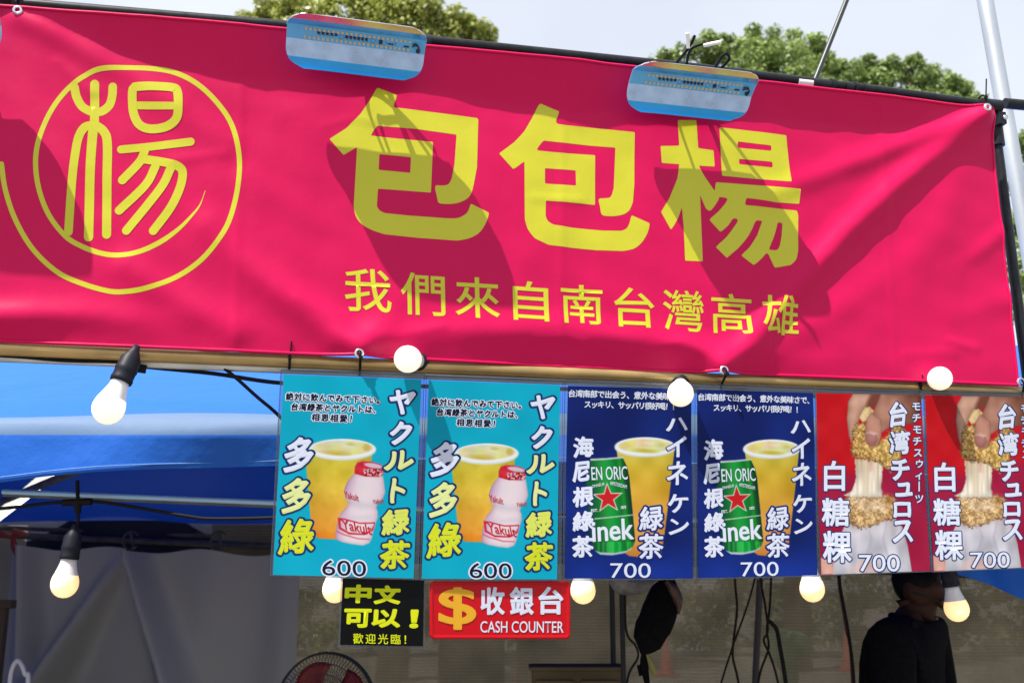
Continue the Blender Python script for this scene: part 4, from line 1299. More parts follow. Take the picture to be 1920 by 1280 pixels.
# ------------------------------------------------------------------ the blue tent behind the stall front
def tarp_mat(name, col, trans, rough=0.4, fac=0.3, bump=0.01, spec=0.5):
    m = bpy.data.materials.new(name)
    m.use_nodes = True
    t = m.node_tree
    b = t.nodes['Principled BSDF']
    b.inputs['Base Color'].default_value = (*col, 1)
    b.inputs['Roughness'].default_value = rough
    b.inputs['Specular IOR Level'].default_value = spec
    tr = t.nodes.new('ShaderNodeBsdfTranslucent')
    tr.inputs['Color'].default_value = (*trans, 1)
    mx_ = t.nodes.new('ShaderNodeMixShader')
    mx_.inputs['Fac'].default_value = fac
    n = t.nodes.new('ShaderNodeTexNoise')
    n.inputs['Scale'].default_value = 3.2
    n.inputs['Detail'].default_value = 6
    c = t.nodes.new('ShaderNodeTexCoord')
    bp = t.nodes.new('ShaderNodeBump')
    bp.inputs['Strength'].default_value = 0.7
    bp.inputs['Distance'].default_value = bump
    t.links.new(c.outputs['Object'], n.inputs['Vector'])
    t.links.new(n.outputs['Fac'], bp.inputs['Height'])
    t.links.new(bp.outputs['Normal'], b.inputs['Normal'])
    t.links.new(b.outputs['BSDF'], mx_.inputs[1])
    t.links.new(tr.outputs['BSDF'], mx_.inputs[2])
    t.links.new(mx_.outputs['Shader'], t.nodes['Material Output'].inputs['Surface'])
    return m
M_tarp = tarp_mat('blue_tarp', (0.016, 0.125, 0.56), (0.003, 0.02, 0.30), 0.6, 0.10, 0.03, 0.18)
M_band = tarp_mat('grey_blue_band', (0.085, 0.165, 0.31), (0.05, 0.1, 0.2), 0.6, 0.05, 0.012, 0.3)
YF, YR, YB = 2.57, 4.5, 6.4
XL, XR = -3.4, 4.7  # right side carried out of view so the roof keeps sun off the net
ZE, ZR, ZBE = 1.982, 2.62, 1.945
root = empty('blue_tent', (0, YR, 0), 'blue canopy tent with curved valance standing behind the crimson banner', 'tent')
nx = 130
xs = np.linspace(XL, XR, nx)
def val_bottom(x):
    t = (x - XL) / (XR - XL)
    px = 960 + x / YF * 1960
    yb = np.interp(px, [-1200, -400, 0, 100, 200, 300, 400, 520, 700, 1100, 1500, 1900, 2400], [1010, 940, 906, 893, 884, 878, 874, 871, 869, 871, 885, 905, 940])
    return 1.6 + (1089 - yb) / 2012 * YF
b = MB()
rows = []
for k in range(9):                      # valance, then the rounded eave
    t = k / 8
    rows.append([(x, YF - 0.02 * math.sin(x * 4 + 1) * (1 - t) - 0.012 * math.sin(x * 11) * (1 - t), float(val_bottom(x)) * (1 - t) + (ZE - 0.03) * t) for x in xs])
rows.append([(x, YF + 0.008, ZE - 0.008 + 0.006 * math.sin(x * 9)) for x in xs])
rows.append([(x, YF + 0.022, ZE + 0.022 + 0.006 * math.sin(x * 6)) for x in xs])
for k in range(1, 9):
    t = k / 8
    rows.append([(x, YF + 0.022 + (YR - YF - 0.022) * t, ZE + 0.022 + (ZR - ZE - 0.022) * t - 0.0 * math.sin(PI * t) + 0.01 * math.sin(x * 5 + t * 6)) for x in xs])
vs = [p for r in rows for p in r]
fs = [(i * nx + j, i * nx + j + 1, (i + 1) * nx + j + 1, (i + 1) * nx + j) for i in range(len(rows) - 1) for j in range(nx - 1)]
b.add(vs, fs, 0, True)
for k_ in range(len(b.mi)):
    if 8 <= k_ // (nx - 1) <= 9: b.mi[k_] = 1
fr_o = b.build('front_roof', [M_tarp, M_band], root)
sB = (ZR - ZBE) / (YB - YR)
def back_hit(px, py):
    r = ray(px, py)
    t = (ZBE + sB * YB - 1.6) / (r.z + sB * r.y)
    return CAM + r * t
p1, p2 = back_hit(70, 918), back_hit(-8, 982)
dL = (p2 - p1) / (p2.y - p1.y)
eL = lambda y: (p1 + dL * (y - p1.y)).x
b = MB()
rows = []
for k in range(13):
    y = YR + (YB - YR) * k / 12
    l_ = eL(y) if y > 5.4 else max(XL, -3.1)
    rows.append([(l_ + (XR - l_) * j / 29, y, ZBE + sB * (YB - y) - 0.02 * math.sin(PI * k / 12) + 0.01 * math.sin(j * 0.9)) for j in range(30)])
vs = [p for r in rows for p in r]
b.add(vs, [(i * 30 + j, i * 30 + j + 1, (i + 1) * 30 + j + 1, (i + 1) * 30 + j) for i in range(12) for j in range(29)], 0, True)
b.build('back_roof', M_tarp, root)
b = MB()
rows = []
for k in range(7):
    y = 5.4 + (YB - 5.4) * k / 6
    rows.append([(eL(y) - 0.004 - 0.09 * j / 5, y, ZBE + sB * (YB - y) + 0.004) for j in range(6)])
b.add([p for r in rows for p in r], [(i * 6 + j, i * 6 + j + 1, (i + 1) * 6 + j + 1, (i + 1) * 6 + j) for i in range(6) for j in range(5)], 0, True)
b.build('bright_gap_panel', tarp_mat('bright_gap_white', (0.7, 0.7, 0.66), (0.7, 0.7, 0.64), 0.6, 0.5, 0.01, 0.3), root)  # translucent white panel added in place of the bright open gap
b = MB()
b.add([(eL(5.4) - 0.09, 5.4, ZBE + sB * (YB - 5.4)), (eL(YB) - 0.09, YB, ZBE), (XL - 0.3, YB, ZBE), (XL - 0.3, YR, ZR), (-3.1, YR, ZR)], [(0, 1, 2, 3, 4)])
b.build('back_roof', M_tarp, root)
b = MB()
b.add([(XR, YF, ZE), (XR, YR, ZR), (XR, YB, ZBE), (XR, YB, 1.72), (XR, YF, 1.85)], [(0, 1, 2, 3, 4)], 0)
b.build('unseen_side_panel', M_tarp, root)
b = MB()
b.add([(XL, YF, ZE), (XL, YR, ZR), (XL, YB, ZBE), (XL, YB, 0.02), (XL, YF, 0.02)], [(0, 1, 2, 3, 4)], 0)
b.build('unseen_side_panel', M_tarp, root)  # full-height wall added out of view to keep the tent interior dark
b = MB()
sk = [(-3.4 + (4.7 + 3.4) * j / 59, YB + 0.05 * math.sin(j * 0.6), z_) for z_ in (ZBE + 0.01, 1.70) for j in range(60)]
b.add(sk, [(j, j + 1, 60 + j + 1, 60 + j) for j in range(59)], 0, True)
b.build('added_back_skirt', tarp_mat('dark_gap_strip', (0.02, 0.026, 0.05), (0, 0, 0.01), 0.7, 0.02, 0.01, 0.2), root)  # dark strip added to close the gap and keep light out of the tent
b = MB(); b.tube([(p[0], p[1] - 0.003, p[2] + 0.012) for p in [(x, YF - 0.02 * math.sin(x * 4 + 1) - 0.012 * math.sin(x * 11), float(val_bottom(x))) for x in xs]], 0.0016, 5)
b.build('valance_seam', mat('pale_thread', (0.10, 0.22, 0.48), 0.8), fr_o)
M_frame = vary(mat('tent_frame_steel', (0.5, 0.55, 0.58), 0.4, 0.6), 12, 0.2)
M_frame_dark = vary(mat('tent_frame_grey', (0.10, 0.10, 0.10), 0.55, 0.3), 12, 0.3)
b = MB()
a, c = at(5, 921, YF + 0.12), at(515, 942, YF + 0.12)
b.tube([a, c + (c - a) * 1.8], 0.0068, 12)
b.box((a + c) / 2 + (c - a) * 0.9 + Vector((0, 0.006, -0.008)), ((c - a).length * 2.8, 0.009, 0.010), ((c - a).normalized(), Vector((0, 1, 0)), Vector((0, 0, 1))), 1)
b.build('front_bar', [mat('pale_blue_sky_reflection', (0.32, 0.55, 0.8), 0.35, 0.2), M_frame_dark], root)  # pale blue is the reflected sky put into the bar's colour
b = MB()
a, c = at(-60, 1000, YB - 0.06), at(520, 1024, YB - 0.06)
d = (c - a)
b.tube([a - d * 0.4, c + d * 2.8], 0.019, 12)
b.tube([a - d * 0.4 + Vector((0, 0.05, 0.045)), c + d * 2.8 + Vector((0, 0.05, 0.05))], 0.013, 12)
b.build('back_bar', M_frame_dark, root)
b = MB()
b.tube([at(-40, 958, 4.6), at(60, 916, 4.0), at(150, 880, 3.4)], 0.014, 10)
b.build('truss_bar', M_frame_dark, root)
for x, y in ((XL + 0.05, YF + 0.15), (XR - 0.05, YF + 0.15), (XR - 0.05, YB - 0.05), (XL - 0.2, YB - 0.05)):
    q = MB(); q.tube([(x, y, 0), (x, y, 1.95)], 0.02, 10)
    q.build('leg', M_frame_dark, root)

# the loose blue flap at the right
def sheet(name, fn, nu, nv, m, label=None, cat=None, parent=None, kind=None):
    b = MB()
    vs = [fn(i / (nu - 1), j / (nv - 1)) for i in range(nu) for j in range(nv)]
    b.add(vs, [(i * nv + j, (i + 1) * nv + j, (i + 1) * nv + j + 1, i * nv + j + 1) for i in range(nu - 1) for j in range(nv - 1)], 0, True)
    o = b.build(name, m, parent)
    return tag(o, label, cat, None, kind)
def flap(s, t):
    bx, by = np.interp(s, [0, 0.1, 0.5, 1], [1740, 1784, 1920, 2100]), np.interp(s, [0, 0.1, 0.5, 1], [1055, 1070, 1122, 1190])
    y0 = np.interp(s, [0, 1], [1040, 980])
    return at(bx, by + (y0 - by) * t, 2.95) + Vector((0, 0.015 * math.sin(s * 16 + t * 3), 0))
sheet('tarp_flap', flap, 40, 12, M_tarp, 'loose blue tarp corner hanging at the right below the red cards', 'tarp')

# white neighbour canopy seen through the gap at the left
M_whitetarp = mat('white_tarp', (0.75, 0.76, 0.74), 0.6)
b = MB()
a, c = at(-260, 1000, 9.5), at(150, 1000, 9.5)
b.add([(a.x, 9.5, 2.0), (c.x, 9.5, 2.0), (c.x - 0.4, 11, 3.0), (a.x + 0.2, 11, 3.0), (a.x, 12.5, 2.0), (c.x, 12.5, 2.0), (a.x, 9.5, 1.75), (c.x, 9.5, 1.75)], [(0, 1, 2, 3), (3, 2, 5, 4), (6, 7, 1, 0)])
for x in (a.x + 0.03, c.x - 0.03):
    for y in (9.5, 12.5):
        b.tube([(x, y, 0), (x, y, 2.0)], 0.02, 8)
tag(b.build('white_tent', M_whitetarp), 'white canopy glimpsed through the gap under the blue tent at the left', 'tent')

# white curtain
M_curtain = tarp_mat('grey_white_curtain', (0.47, 0.455, 0.39), (0.44, 0.43, 0.38), 0.6, 0.06, 0.012, 0.3)
YC = YB - 0.32
cx0, cx1 = at(24, 1030, YC).x, at(566, 1030, YC).x
def curtain(s, t):
    x = cx0 + (cx1 - cx0) * s
    zt = at(24 + 540 * s, 1019 + 16 * s, YC).z
    z = zt * (1 - t) + 0.03 * t
    def dr(s0, k, w): return math.exp(-((s - s0 - k * t) / w) ** 2)
    y = YC - 0.30 * dr(0.40, -0.55, 0.030 + 0.06 * t) * min(1, t * 3) - 0.28 * dr(0.44, 0.42, 0.028 + 0.05 * t) - 0.18 * dr(0.06, 0.10, 0.03 + 0.03 * t) \
        + 0.05 * math.sin(s * 9 + 1.5 * t) * t + 0.02 * math.sin(s * 23 + t * 5) * (0.3 + t) - 0.09 * dr(0.7, -0.05, 0.16) * (1 - t) - 0.04 * dr(0.95, 0, 0.06)
    z -= 0.03 * math.sin(PI * s * 3) ** 2 * (1 - t)
    return (x, y, z)
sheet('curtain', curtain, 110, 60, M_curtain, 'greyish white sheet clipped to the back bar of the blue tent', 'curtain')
M_clip = mat('grey_clip', (0.06, 0.06, 0.06), 0.4)
for px, lab in ((245, 'grey clip at the peak of the fold on the white sheet'), (410, 'grey clip holding the right part of the white sheet')):
    p = at(px, 1012, YC - 0.03)
    q = MB()
    q.tube([p + Vector((0.045 * math.cos(a_), 0, 0.05 * math.sin(a_))) for a_ in np.linspace(0.6, 5.6, 14)], 0.006, 6)
    q.tube([p + Vector((0, -0.01, 0.05)), p + Vector((0.02, -0.01, -0.045))], 0.01, 6)
    tag(q.build('clip', M_clip), lab, 'clip', 'clips on the back bar')
q = MB()
p = at(24, 1008, YC - 0.05)
for a_, l_ in ((0.3, 0.09), (2.9, 0.09), (-1.2, 0.1), (0.9, 0.06)):
    q.tube([p, p + Vector((math.cos(a_) * l_ * 0.6, -0.02, math.sin(a_) * l_ * 0.6 + 0.012)), p + Vector((math.cos(a_) * l_, -0.01, math.sin(a_) * l_ - 0.01))], [0.012, 0.02, 0.008], 8)
tag(q.build('ribbon_knot', mat('orange_ribbon', (0.32, 0.05, 0.03), 0.6)), 'orange ribbon knot tied to the back bar at the far left', 'ribbon')

# side tarp, post and chair at the far left
M_beige = mat('beige_tarp', (0.30, 0.28, 0.22), 0.7)
sheet('side_tarp', lambda s, t: (cx0 - 1.8 + 1.86 * s, YC + 0.35 + 0.05 * math.sin(s * 14), 1.93 * (1 - t)), 30, 4, M_beige, 'beige side sheet at the far left behind the white curtain', 'tarp')
M_wood = vary(mat('weathered_wood', (0.10, 0.065, 0.035), 0.7), 12, 0.3, stretch=(1, 1, 0.1))
b = MB()
a, c = at(2, 1240, 5.2), at(6, 1140, 5.2)
b.box((c.x, 5.2, c.z / 2), (0.045, 0.045, c.z))
b.box((c.x - 0.02, 5.2, c.z + 0.02), (0.14, 0.06, 0.04))
tag(b.build('wooden_post', M_wood, bevel=0.004), 'short wooden post with crosspiece at the far left edge', 'post')
b = MB()
b.tube(smooth_path([at(16, 1300, 4.6), at(22, 1255, 4.6), at(34, 1238, 4.6), at(46, 1262, 4.6), at(50, 1320, 4.6), (at(50, 1320, 4.6).x, 4.6, 0.0)], 6), 0.010, 8)
b.tube(smooth_path([at(16, 1300, 4.6), (at(14, 1300, 4.6).x, 4.6, 0.0)], 6), 0.010, 8)
b.box((at(30, 1300, 4.6).x, 4.75, 0.8), (0.12, 0.3, 0.03))
tag(b.build('folding_chair', M_white_plastic), 'pale tubular chair back beside the curtain at the lower left', 'chair')
b = MB(); b.box((at(-25, 1260, 4.9).x, 4.9, 0.57), (0.24, 0.3, 1.14))
tag(b.build('crate_stack', M_black, bevel=0.01), 'dark crate stack at the lower left corner', 'crate')

# see-through net at the back
def net_mat():
    m = bpy.data.materials.new('woven_net')
    m.use_nodes = True
    t = m.node_tree
    L = t.links.new
    b = t.nodes['Principled BSDF']
    b.inputs['Roughness'].default_value = 0.8
    c = t.nodes.new('ShaderNodeTexCoord')
    n = t.nodes.new('ShaderNodeTexNoise')
    n.inputs['Scale'].default_value = 3.0
    n.inputs['Detail'].default_value = 8
    L(c.outputs['Object'], n.inputs['Vector'])
    w = t.nodes.new('ShaderNodeTexWave')
    w.wave_type = 'BANDS'
    w.bands_direction = 'Z'
    w.inputs['Scale'].default_value = 17
    w.inputs['Distortion'].default_value = 3.0
    w.inputs['Detail'].default_value = 3
    L(c.outputs['Object'], w.inputs['Vector'])
    w2 = t.nodes.new('ShaderNodeTexWave')
    w2.bands_direction = 'X'
    w2.inputs['Scale'].default_value = 22
    w2.inputs['Distortion'].default_value = 2.5
    L(c.outputs['Object'], w2.inputs['Vector'])
    r = t.nodes.new('ShaderNodeValToRGB')
    r.color_ramp.elements[0].position = 0.3
    r.color_ramp.elements[0].color = (0.15, 0.128, 0.078, 1)
    r.color_ramp.elements[1].position = 0.75
    r.color_ramp.elements[1].color = (0.32, 0.265, 0.165, 1)
    L(n.outputs['Fac'], r.inputs['Fac'])
    ml0 = t.nodes.new('ShaderNodeMath')
    ml0.operation = 'MULTIPLY'
    L(w.outputs['Fac'], ml0.inputs[0])
    L(w2.outputs['Fac'], ml0.inputs[1])
    wr = t.nodes.new('ShaderNodeMapRange')
    wr.inputs['To Min'].default_value = 1.2
    wr.inputs['To Max'].default_value = 0.55
    L(ml0.outputs[0], wr.inputs['Value'])
    hs = t.nodes.new('ShaderNodeHueSaturation')
    L(wr.outputs['Result'], hs.inputs['Value'])
    L(r.outputs['Color'], hs.inputs['Color'])
    L(hs.outputs['Color'], b.inputs['Base Color'])
    tl = t.nodes.new('ShaderNodeBsdfTranslucent')
    L(r.outputs['Color'], tl.inputs['Color'])
    m1 = t.nodes.new('ShaderNodeMixShader')
    m1.inputs['Fac'].default_value = 0.35
    L(b.outputs['BSDF'], m1.inputs[1])
    L(tl.outputs['BSDF'], m1.inputs[2])
    tp = t.nodes.new('ShaderNodeBsdfTransparent')
    m2 = t.nodes.new('ShaderNodeMixShader')
    ml = t.nodes.new('ShaderNodeMath')
    ml.operation = 'MULTIPLY'
    L(w.outputs['Fac'], ml.inputs[0])
    L(w2.outputs['Fac'], ml.inputs[1])
    mr = t.nodes.new('ShaderNodeMapRange')
    mr.inputs['To Min'].default_value = 0.975
    mr.inputs['To Max'].default_value = 0.84
    L(ml.outputs[0], mr.inputs['Value'])
    L(mr.outputs['Result'], m2.inputs['Fac'])
    L(tp.outputs['BSDF'], m2.inputs[1])
    L(m1.outputs['Shader'], m2.inputs[2])
    L(m2.outputs['Shader'], t.nodes['Material Output'].inputs['Surface'])
    return m
M_net = net_mat()
nx0, nx1 = cx1 - 0.6, 4.6
def net(s, t):
    x = nx0 + (nx1 - nx0) * s
    z = 1.93 * (1 - t)
    y = YB + 0.02 + 0.05 * math.sin(x * 5 + 0.6 * math.sin(t * 4)) * (0.3 + t) + 0.025 * math.sin(x * 13 + t * 3) * (0.2 + t) + 0.06 * math.sin(t * 5 + x)
    return (x, y, z)
sheet('back_net', net, 160, 30, M_net, 'brownish see-through net hung across the back of the blue tent', 'net')
rod('net_pole', [at(1425, 1085, 6.2), at(1416, 1282, 6.2), at(1398, 1700, 6.2) * 1.0], 0.019, mat('grey_pole', (0.11, 0.10, 0.085), 0.8, 0, Specular_IOR_Level=0.1), 'grey pole standing against the net behind the hanging cables', 'pole')

# ------------------------------------------------------------------ things under the tent
# fan
M_wire = mat('black_wire', (0.015, 0.014, 0.014), 0.5)
M_fanred = mat('red_blade', (0.22, 0.010, 0.010), 0.5)
YFAN = 3.8
fc = at(611, 1321, YFAN)
fr_ = 93 / 1960 * YFAN * 0.96
root = empty('pedestal_fan', (fc.x, YFAN + 0.1, 0), 'black wire caged fan with red blades below the black notice card', 'fan')
ax_f = Vector((-0.1, -1, 0.05)).normalized()
fa = ax_f.cross(Vector((0, 0, 1))).normalized()
fb = fa.cross(ax_f)
q = MB()
for r_, d_, th in ((1.0, 0.0, 0.0045), (0.985, 0.02, 0.003), (0.8, 0.045, 0.0014), (0.6, 0.058, 0.0014), (0.4, 0.065, 0.0014), (0.2, 0.068, 0.004)):
    q.tube([fc + ax_f * d_ + (fa * math.cos(a_) + fb * math.sin(a_)) * fr_ * r_ for a_ in np.linspace(0, 2 * PI, 49)], th, 6, caps=False)
for i in range(84):
    a_ = 2 * PI * i / 84
    dd = fa * math.cos(a_) + fb * math.sin(a_)
    q.tube([fc + ax_f * h + dd * fr_ * r_ for r_, h in ((0.2, 0.068), (0.5, 0.062), (0.8, 0.045), (0.96, 0.02), (1.0, 0.0))], 0.0009, 4, caps=False)
    q.tube([fc - ax_f * h + dd * fr_ * r_ for r_, h in ((0.25, 0.07), (0.7, 0.06), (0.95, 0.025), (1.0, 0.0))], 0.0009, 4, caps=False)
q.build('cage', M_wire, root)
for i in range(4):
    a0 = 0.5 + i * PI / 2 + 0.35
    q = MB()
    vs = []
    for r_ in np.linspace(0.16, 0.86, 8):
        for t in np.linspace(-1, 1, 7):
            a_ = a0 + t * (0.25 + 0.42 * r_) + 0.3 * r_
            vs.append(fc + (fa * math.cos(a_) + fb * math.sin(a_)) * fr_ * r_ * (1 - 0.08 * t * t) + ax_f * (0.022 * t))
    q.add(vs, [(u_ * 7 + v_, u_ * 7 + v_ + 1, u_ * 7 + v_ + 8, u_ * 7 + v_ + 7) for u_ in range(7) for v_ in range(6)], 0, True)
    q.build('blade', M_fanred, root, solid=0.002)
q = MB(); q.lathe([(0, 0.03), (0.03, 0.028), (0.036, 0.0), (0.034, -0.03)], fc, ax_f, 20); q.build('hub', M_fanred, root)
q = MB(); q.lathe([(0.03, -0.05), (0.055, -0.07), (0.055, -0.16), (0.03, -0.045), (0, -0.045)], fc, ax_f, 20); q.build('motor', M_black, root)
pc = fc - ax_f * 0.12
q = MB(); q.tube([pc, (pc.x, pc.y, 0.03)], 0.013, 12); q.lathe([(0, 0.035), (0.03, 0.03), (0.17, 0.02), (0.18, 0.0)], (pc.x, pc.y, 0), UP, 28); q.build('stand', M_black, root)

# cabinet
M_cab = vary(mat('olive_brown_board', (0.09, 0.072, 0.042), 0.9, 0, Specular_IOR_Level=0.05), 10, 0.25)
a, c = at(998, 1255, 3.4), at(1166, 1251, 3.4)
q = MB(); q.box(((a.x + c.x) / 2, 3.46, a.z / 2), (c.x - a.x, 0.12, a.z - 0.002))
q.box(((a.x + c.x) / 2, 3.46, a.z + 0.004), (c.x - a.x + 0.02, 0.14, 0.012))
q.box(((a.x + c.x) / 2 - 0.07, 3.395, a.z - 0.2), (0.12, 0.012, 0.34)); q.box(((a.x + c.x) / 2 + 0.07, 3.395, a.z - 0.2), (0.12, 0.012, 0.34))
tag(q.build('cabinet', M_cab, bevel=0.004), 'olive brown cabinet top at the bottom edge below the red sign', 'cabinet')

# dark stands, hanging bag, plastic bag
M_dark = mat('dark_steel', (0.02, 0.021, 0.022), 0.5, 0.0, Specular_IOR_Level=0.15)
rod('stand_pole', [(at(1147, 1090, 3.5).x, 3.5, 0), (at(1147, 1090, 3.5).x, 3.5, 1.75)], 0.0085, M_dark, 'thin dark stand pole left of the black bag', 'pole')
rod('stand_pole', [(at(1165, 1090, 3.3).x, 3.3, 0), (at(1165, 1090, 3.3).x, 3.3, 1.75)], 0.0075, M_dark, 'thin dark stand pole nearest the black bag at its left', 'pole')
Yb = 3.0
root = empty('hanging_bag', at(1210, 1225, Yb), 'bulging black bag hanging under the navy cards', 'bag')
def blob(path, rx, ry, n=22):
    """path of pixel points, half widths in pixels across and in depth"""
    P_ = smooth_path([tuple(p) for p in path], 5)
    R_ = np.interp(np.linspace(0, 1, len(P_)), np.linspace(0, 1, len(rx)), rx)
    D_ = np.interp(np.linspace(0, 1, len(P_)), np.linspace(0, 1, len(ry)), ry)
    vs = []
    for i, p in enumerate(P_):
        d = P_[min(i + 1, len(P_) - 1)] - P_[max(i - 1, 0)]
        d = d / np.hypot(*d)
        nn = np.array((-d[1], d[0]))
        for j in range(n):
            a_ = 2 * PI * j / n
            wob = 1 + 0.04 * math.sin(3 * a_ + i * 0.4) + 0.03 * math.sin(7 * a_ - i * 0.7)
            q_ = p + nn * R_[i] * math.cos(a_) * wob
            vs.append(at(q_[0], q_[1], Yb) + Vector((0, D_[i] / 653 * math.sin(a_) * wob, 0)))
    m = len(P_)
    fs = [(i * n + j, i * n + (j + 1) % n, (i + 1) * n + (j + 1) % n, (i + 1) * n + j) for i in range(m - 1) for j in range(n)]
    fs += [tuple(range(n)), tuple(range((m - 1) * n, m * n))]
    return vs, fs
M_bag = vary(mat('black_cloth', (0.004, 0.004, 0.005), 0.9, 0, Specular_IOR_Level=0.06), 40, 0.3, bump=0.003)
M_brown = mat('brown_leather', (0.05, 0.022, 0.014), 0.5)
q = MB(); v_, f_ = blob([(1256, 1078), (1249, 1105), (1237, 1140), (1225, 1175), (1214, 1205), (1204, 1226)], [8, 26, 33, 34, 27, 4], [8, 24, 34, 34, 24, 4]); q.add(v_, f_, 0, True)
q.build('bag_body', M_bag, root)
q = MB(); v_, f_ = blob([(1246, 1088), (1258, 1104), (1268, 1126), (1270, 1150)], [5, 13, 11, 4], [30, 36, 36, 20]); q.add(v_, f_, 0, True)
q.build('leather_patch', M_brown, root)
q = MB(); v_, f_ = blob([(1213, 1226), (1220, 1243), (1226, 1256), (1229, 1268)], [3, 7, 6, 3], [2, 3, 3, 2], 10); q.add(v_, f_, 0, True)
q.build('tag', mat('yellow_green_tag', (0.16, 0.16, 0.03), 0.5), root)
q = MB(); v_, f_ = blob([(1206, 1222), (1208, 1245), (1214, 1285)], [4, 8, 5], [4, 6, 5], 10); q.add(v_, f_, 0, True)
q.tube([at(1197, 1246, Yb), at(1201, 1266, Yb)], 0.005, 6)
q.build('strap', M_bag, root)
q = MB(); q.tube([at(1256, 1080, Yb), at(1262, 1030, Yb), on_front(1264, 1000, -0.3), Vector((at(1266, 940, Yb).x, Yb, 1.98))], 0.004, 6); q.build('cord', M_rubber, root)
Yb = 3.15
q = MB(); v_, f_ = blob([(1140, 1070), (1165, 1090), (1200, 1092), (1235, 1082), (1262, 1066)], [6, 22, 22, 16, 4], [10, 30, 30, 24, 6]); q.add(v_, f_, 0, True)
tag(q.build('plastic_bag', vary(mat('grey_plastic', (0.16, 0.155, 0.15), 0.3), 30, 0.3, bump=0.01)), 'crumpled grey plastic bag behind the bottom of a navy card', 'bag')

# cables hanging in front of the net
M_cable = mat('dark_brown_cable', (0.016, 0.012, 0.009), 0.7, 0, Specular_IOR_Level=0.1)
def cable(pts, Y, r, label, m=None):
    p = [at(x, y, Y) for x, y in pts]
    q = MB(); q.tube(smooth_path(p, 6), r, 8)
    tag(q.build('hanging_cable', m or M_cable), label, 'cable', 'cables hanging in front of the net')
cable([(1374, 960), (1378, 1085), (1382, 1140), (1376, 1195), (1374, 1230), (1383, 1270), (1400, 1360)], 3.7, 0.0042, 'dark cable hanging nearly straight left of the grey pole')
cable([(1440, 960), (1415, 1085), (1396, 1150), (1376, 1205), (1352, 1280), (1330, 1360)], 3.72, 0.0034, 'dark cable slanting down to the left across another cable')
cable([(1420, 960), (1427, 1085), (1434, 1130), (1440, 1180), (1432, 1200), (1444, 1228), (1458, 1275), (1470, 1350)], 3.68, 0.004, 'dark cable with a loop swinging right at the bottom')
cable([(1450, 960), (1446, 1085), (1443, 1140), (1438, 1180), (1441, 1215), (1425, 1262), (1410, 1350)], 3.7, 0.004, 'dark cable with a knot swinging left at the bottom')
cable([(1441, 1163), (1449, 1170), (1457, 1182), (1463, 1215), (1470, 1255), (1476, 1300), (1484, 1380)], 3.6, 0.007, 'thick black cable with a bent end beside the grey pole', M_rubber)
cable([(1570, 960), (1574, 1080), (1580, 1125), (1590, 1180), (1600, 1260), (1606, 1380)], 3.75, 0.0055, 'black cable beside the arm of the person in black', M_rubber)
cable([(1566, 960), (1571, 1080), (1578, 1130), (1586, 1180), (1595, 1230), (1600, 1380)], 3.78, 0.0035, 'reddish cable beside the arm of the person in black', mat('red_cable', (0.1, 0.02, 0.015), 0.5))
cable([(1172, 1080), (1174, 1180), (1192, 1210), (1196, 1232), (1180, 1260), (1172, 1300)], 3.2, 0.0035, 'thin dark cable between the stand poles and the black bag')

# ------------------------------------------------------------------ the person
YP = 3.9
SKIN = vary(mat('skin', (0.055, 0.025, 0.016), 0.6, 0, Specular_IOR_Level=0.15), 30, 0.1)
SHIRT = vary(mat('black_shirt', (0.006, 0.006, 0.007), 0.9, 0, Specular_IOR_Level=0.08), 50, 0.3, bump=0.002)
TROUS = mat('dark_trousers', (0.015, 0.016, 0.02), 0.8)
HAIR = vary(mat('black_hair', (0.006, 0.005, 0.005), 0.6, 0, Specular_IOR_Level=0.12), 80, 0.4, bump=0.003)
M_glass = mat('glasses_frame', (0.01, 0.01, 0.012), 0.25)
root = empty('person', (at(1700, 1200, YP).x, YP, 0), 'person in black shirt and glasses looking down behind the red cards', 'person')
f_dir = Vector((0.80, -0.60, 0)).normalized()        # where the body faces
l_dir = Vector((0.60, 0.80, 0)).normalized()
hip = Vector((at(1690, 1200, YP).x - 0.03, YP, 0.92))
def skin_mesh(name, nodes, edges, m, parent, rootn, sub=2):
    me = bpy.data.meshes.new(name)
    inv = wmat(parent).inverted()
    names = list(nodes)
    me.from_pydata([tuple(inv @ Vector(nodes[k][0])) for k in names], [(names.index(a), names.index(b)) for a, b in edges], [])
    me.materials.append(m)
    o = bpy.data.objects.new(name, me)
    COL.objects.link(o)
    o.parent = parent
    sk = o.modifiers.new('skin', 'SKIN')
    sk.use_smooth_shade = True
    for i, k in enumerate(names):
        r = nodes[k][1]
        me.skin_vertices[0].data[i].radius = r if isinstance(r, tuple) else (r, r)
        me.skin_vertices[0].data[i].use_root = (k == rootn)
    sb = o.modifiers.new('subdivision', 'SUBSURF')
    sb.levels = sub
    sb.render_levels = sub
    return o
Z = Vector((0, 0, 1))
neck = at(1702, 1160, YP)
headc = at(1722, 1112, YP)
hd = Vector((0.86, -0.42, -0.30)).normalized()       # where the face looks, bowed
hu = (Z - hd * Z.dot(hd)).normalized()
hl = hd.cross(hu)
chest = neck + Vector((-0.01, 0.02, -0.16)) 
nodes = {'pelvis': (hip, 0.135), 'waist': (hip + Z * 0.16 + f_dir * 0.01, 0.125), 'chest': (chest, (0.15, 0.12)), 'neckbase': (neck - Z * 0.03, 0.068), 'neck': (neck + (headc - neck) * 0.35, 0.057),
         'jaw': (headc - hu * 0.050 + hd * 0.026, (0.054, 0.058)), 'skull': (headc + hu * 0.02 - hd * 0.012, (0.082, 0.088)), 'crown': (headc + hu * 0.085 - hd * 0.015, 0.06),
         'chin': (headc - hu * 0.098 + hd * 0.055, 0.026), 'brow': (headc + hu * 0.012 + hd * 0.070, 0.036), 'nose': (headc - hu * 0.028 + hd * 0.108, 0.012)}
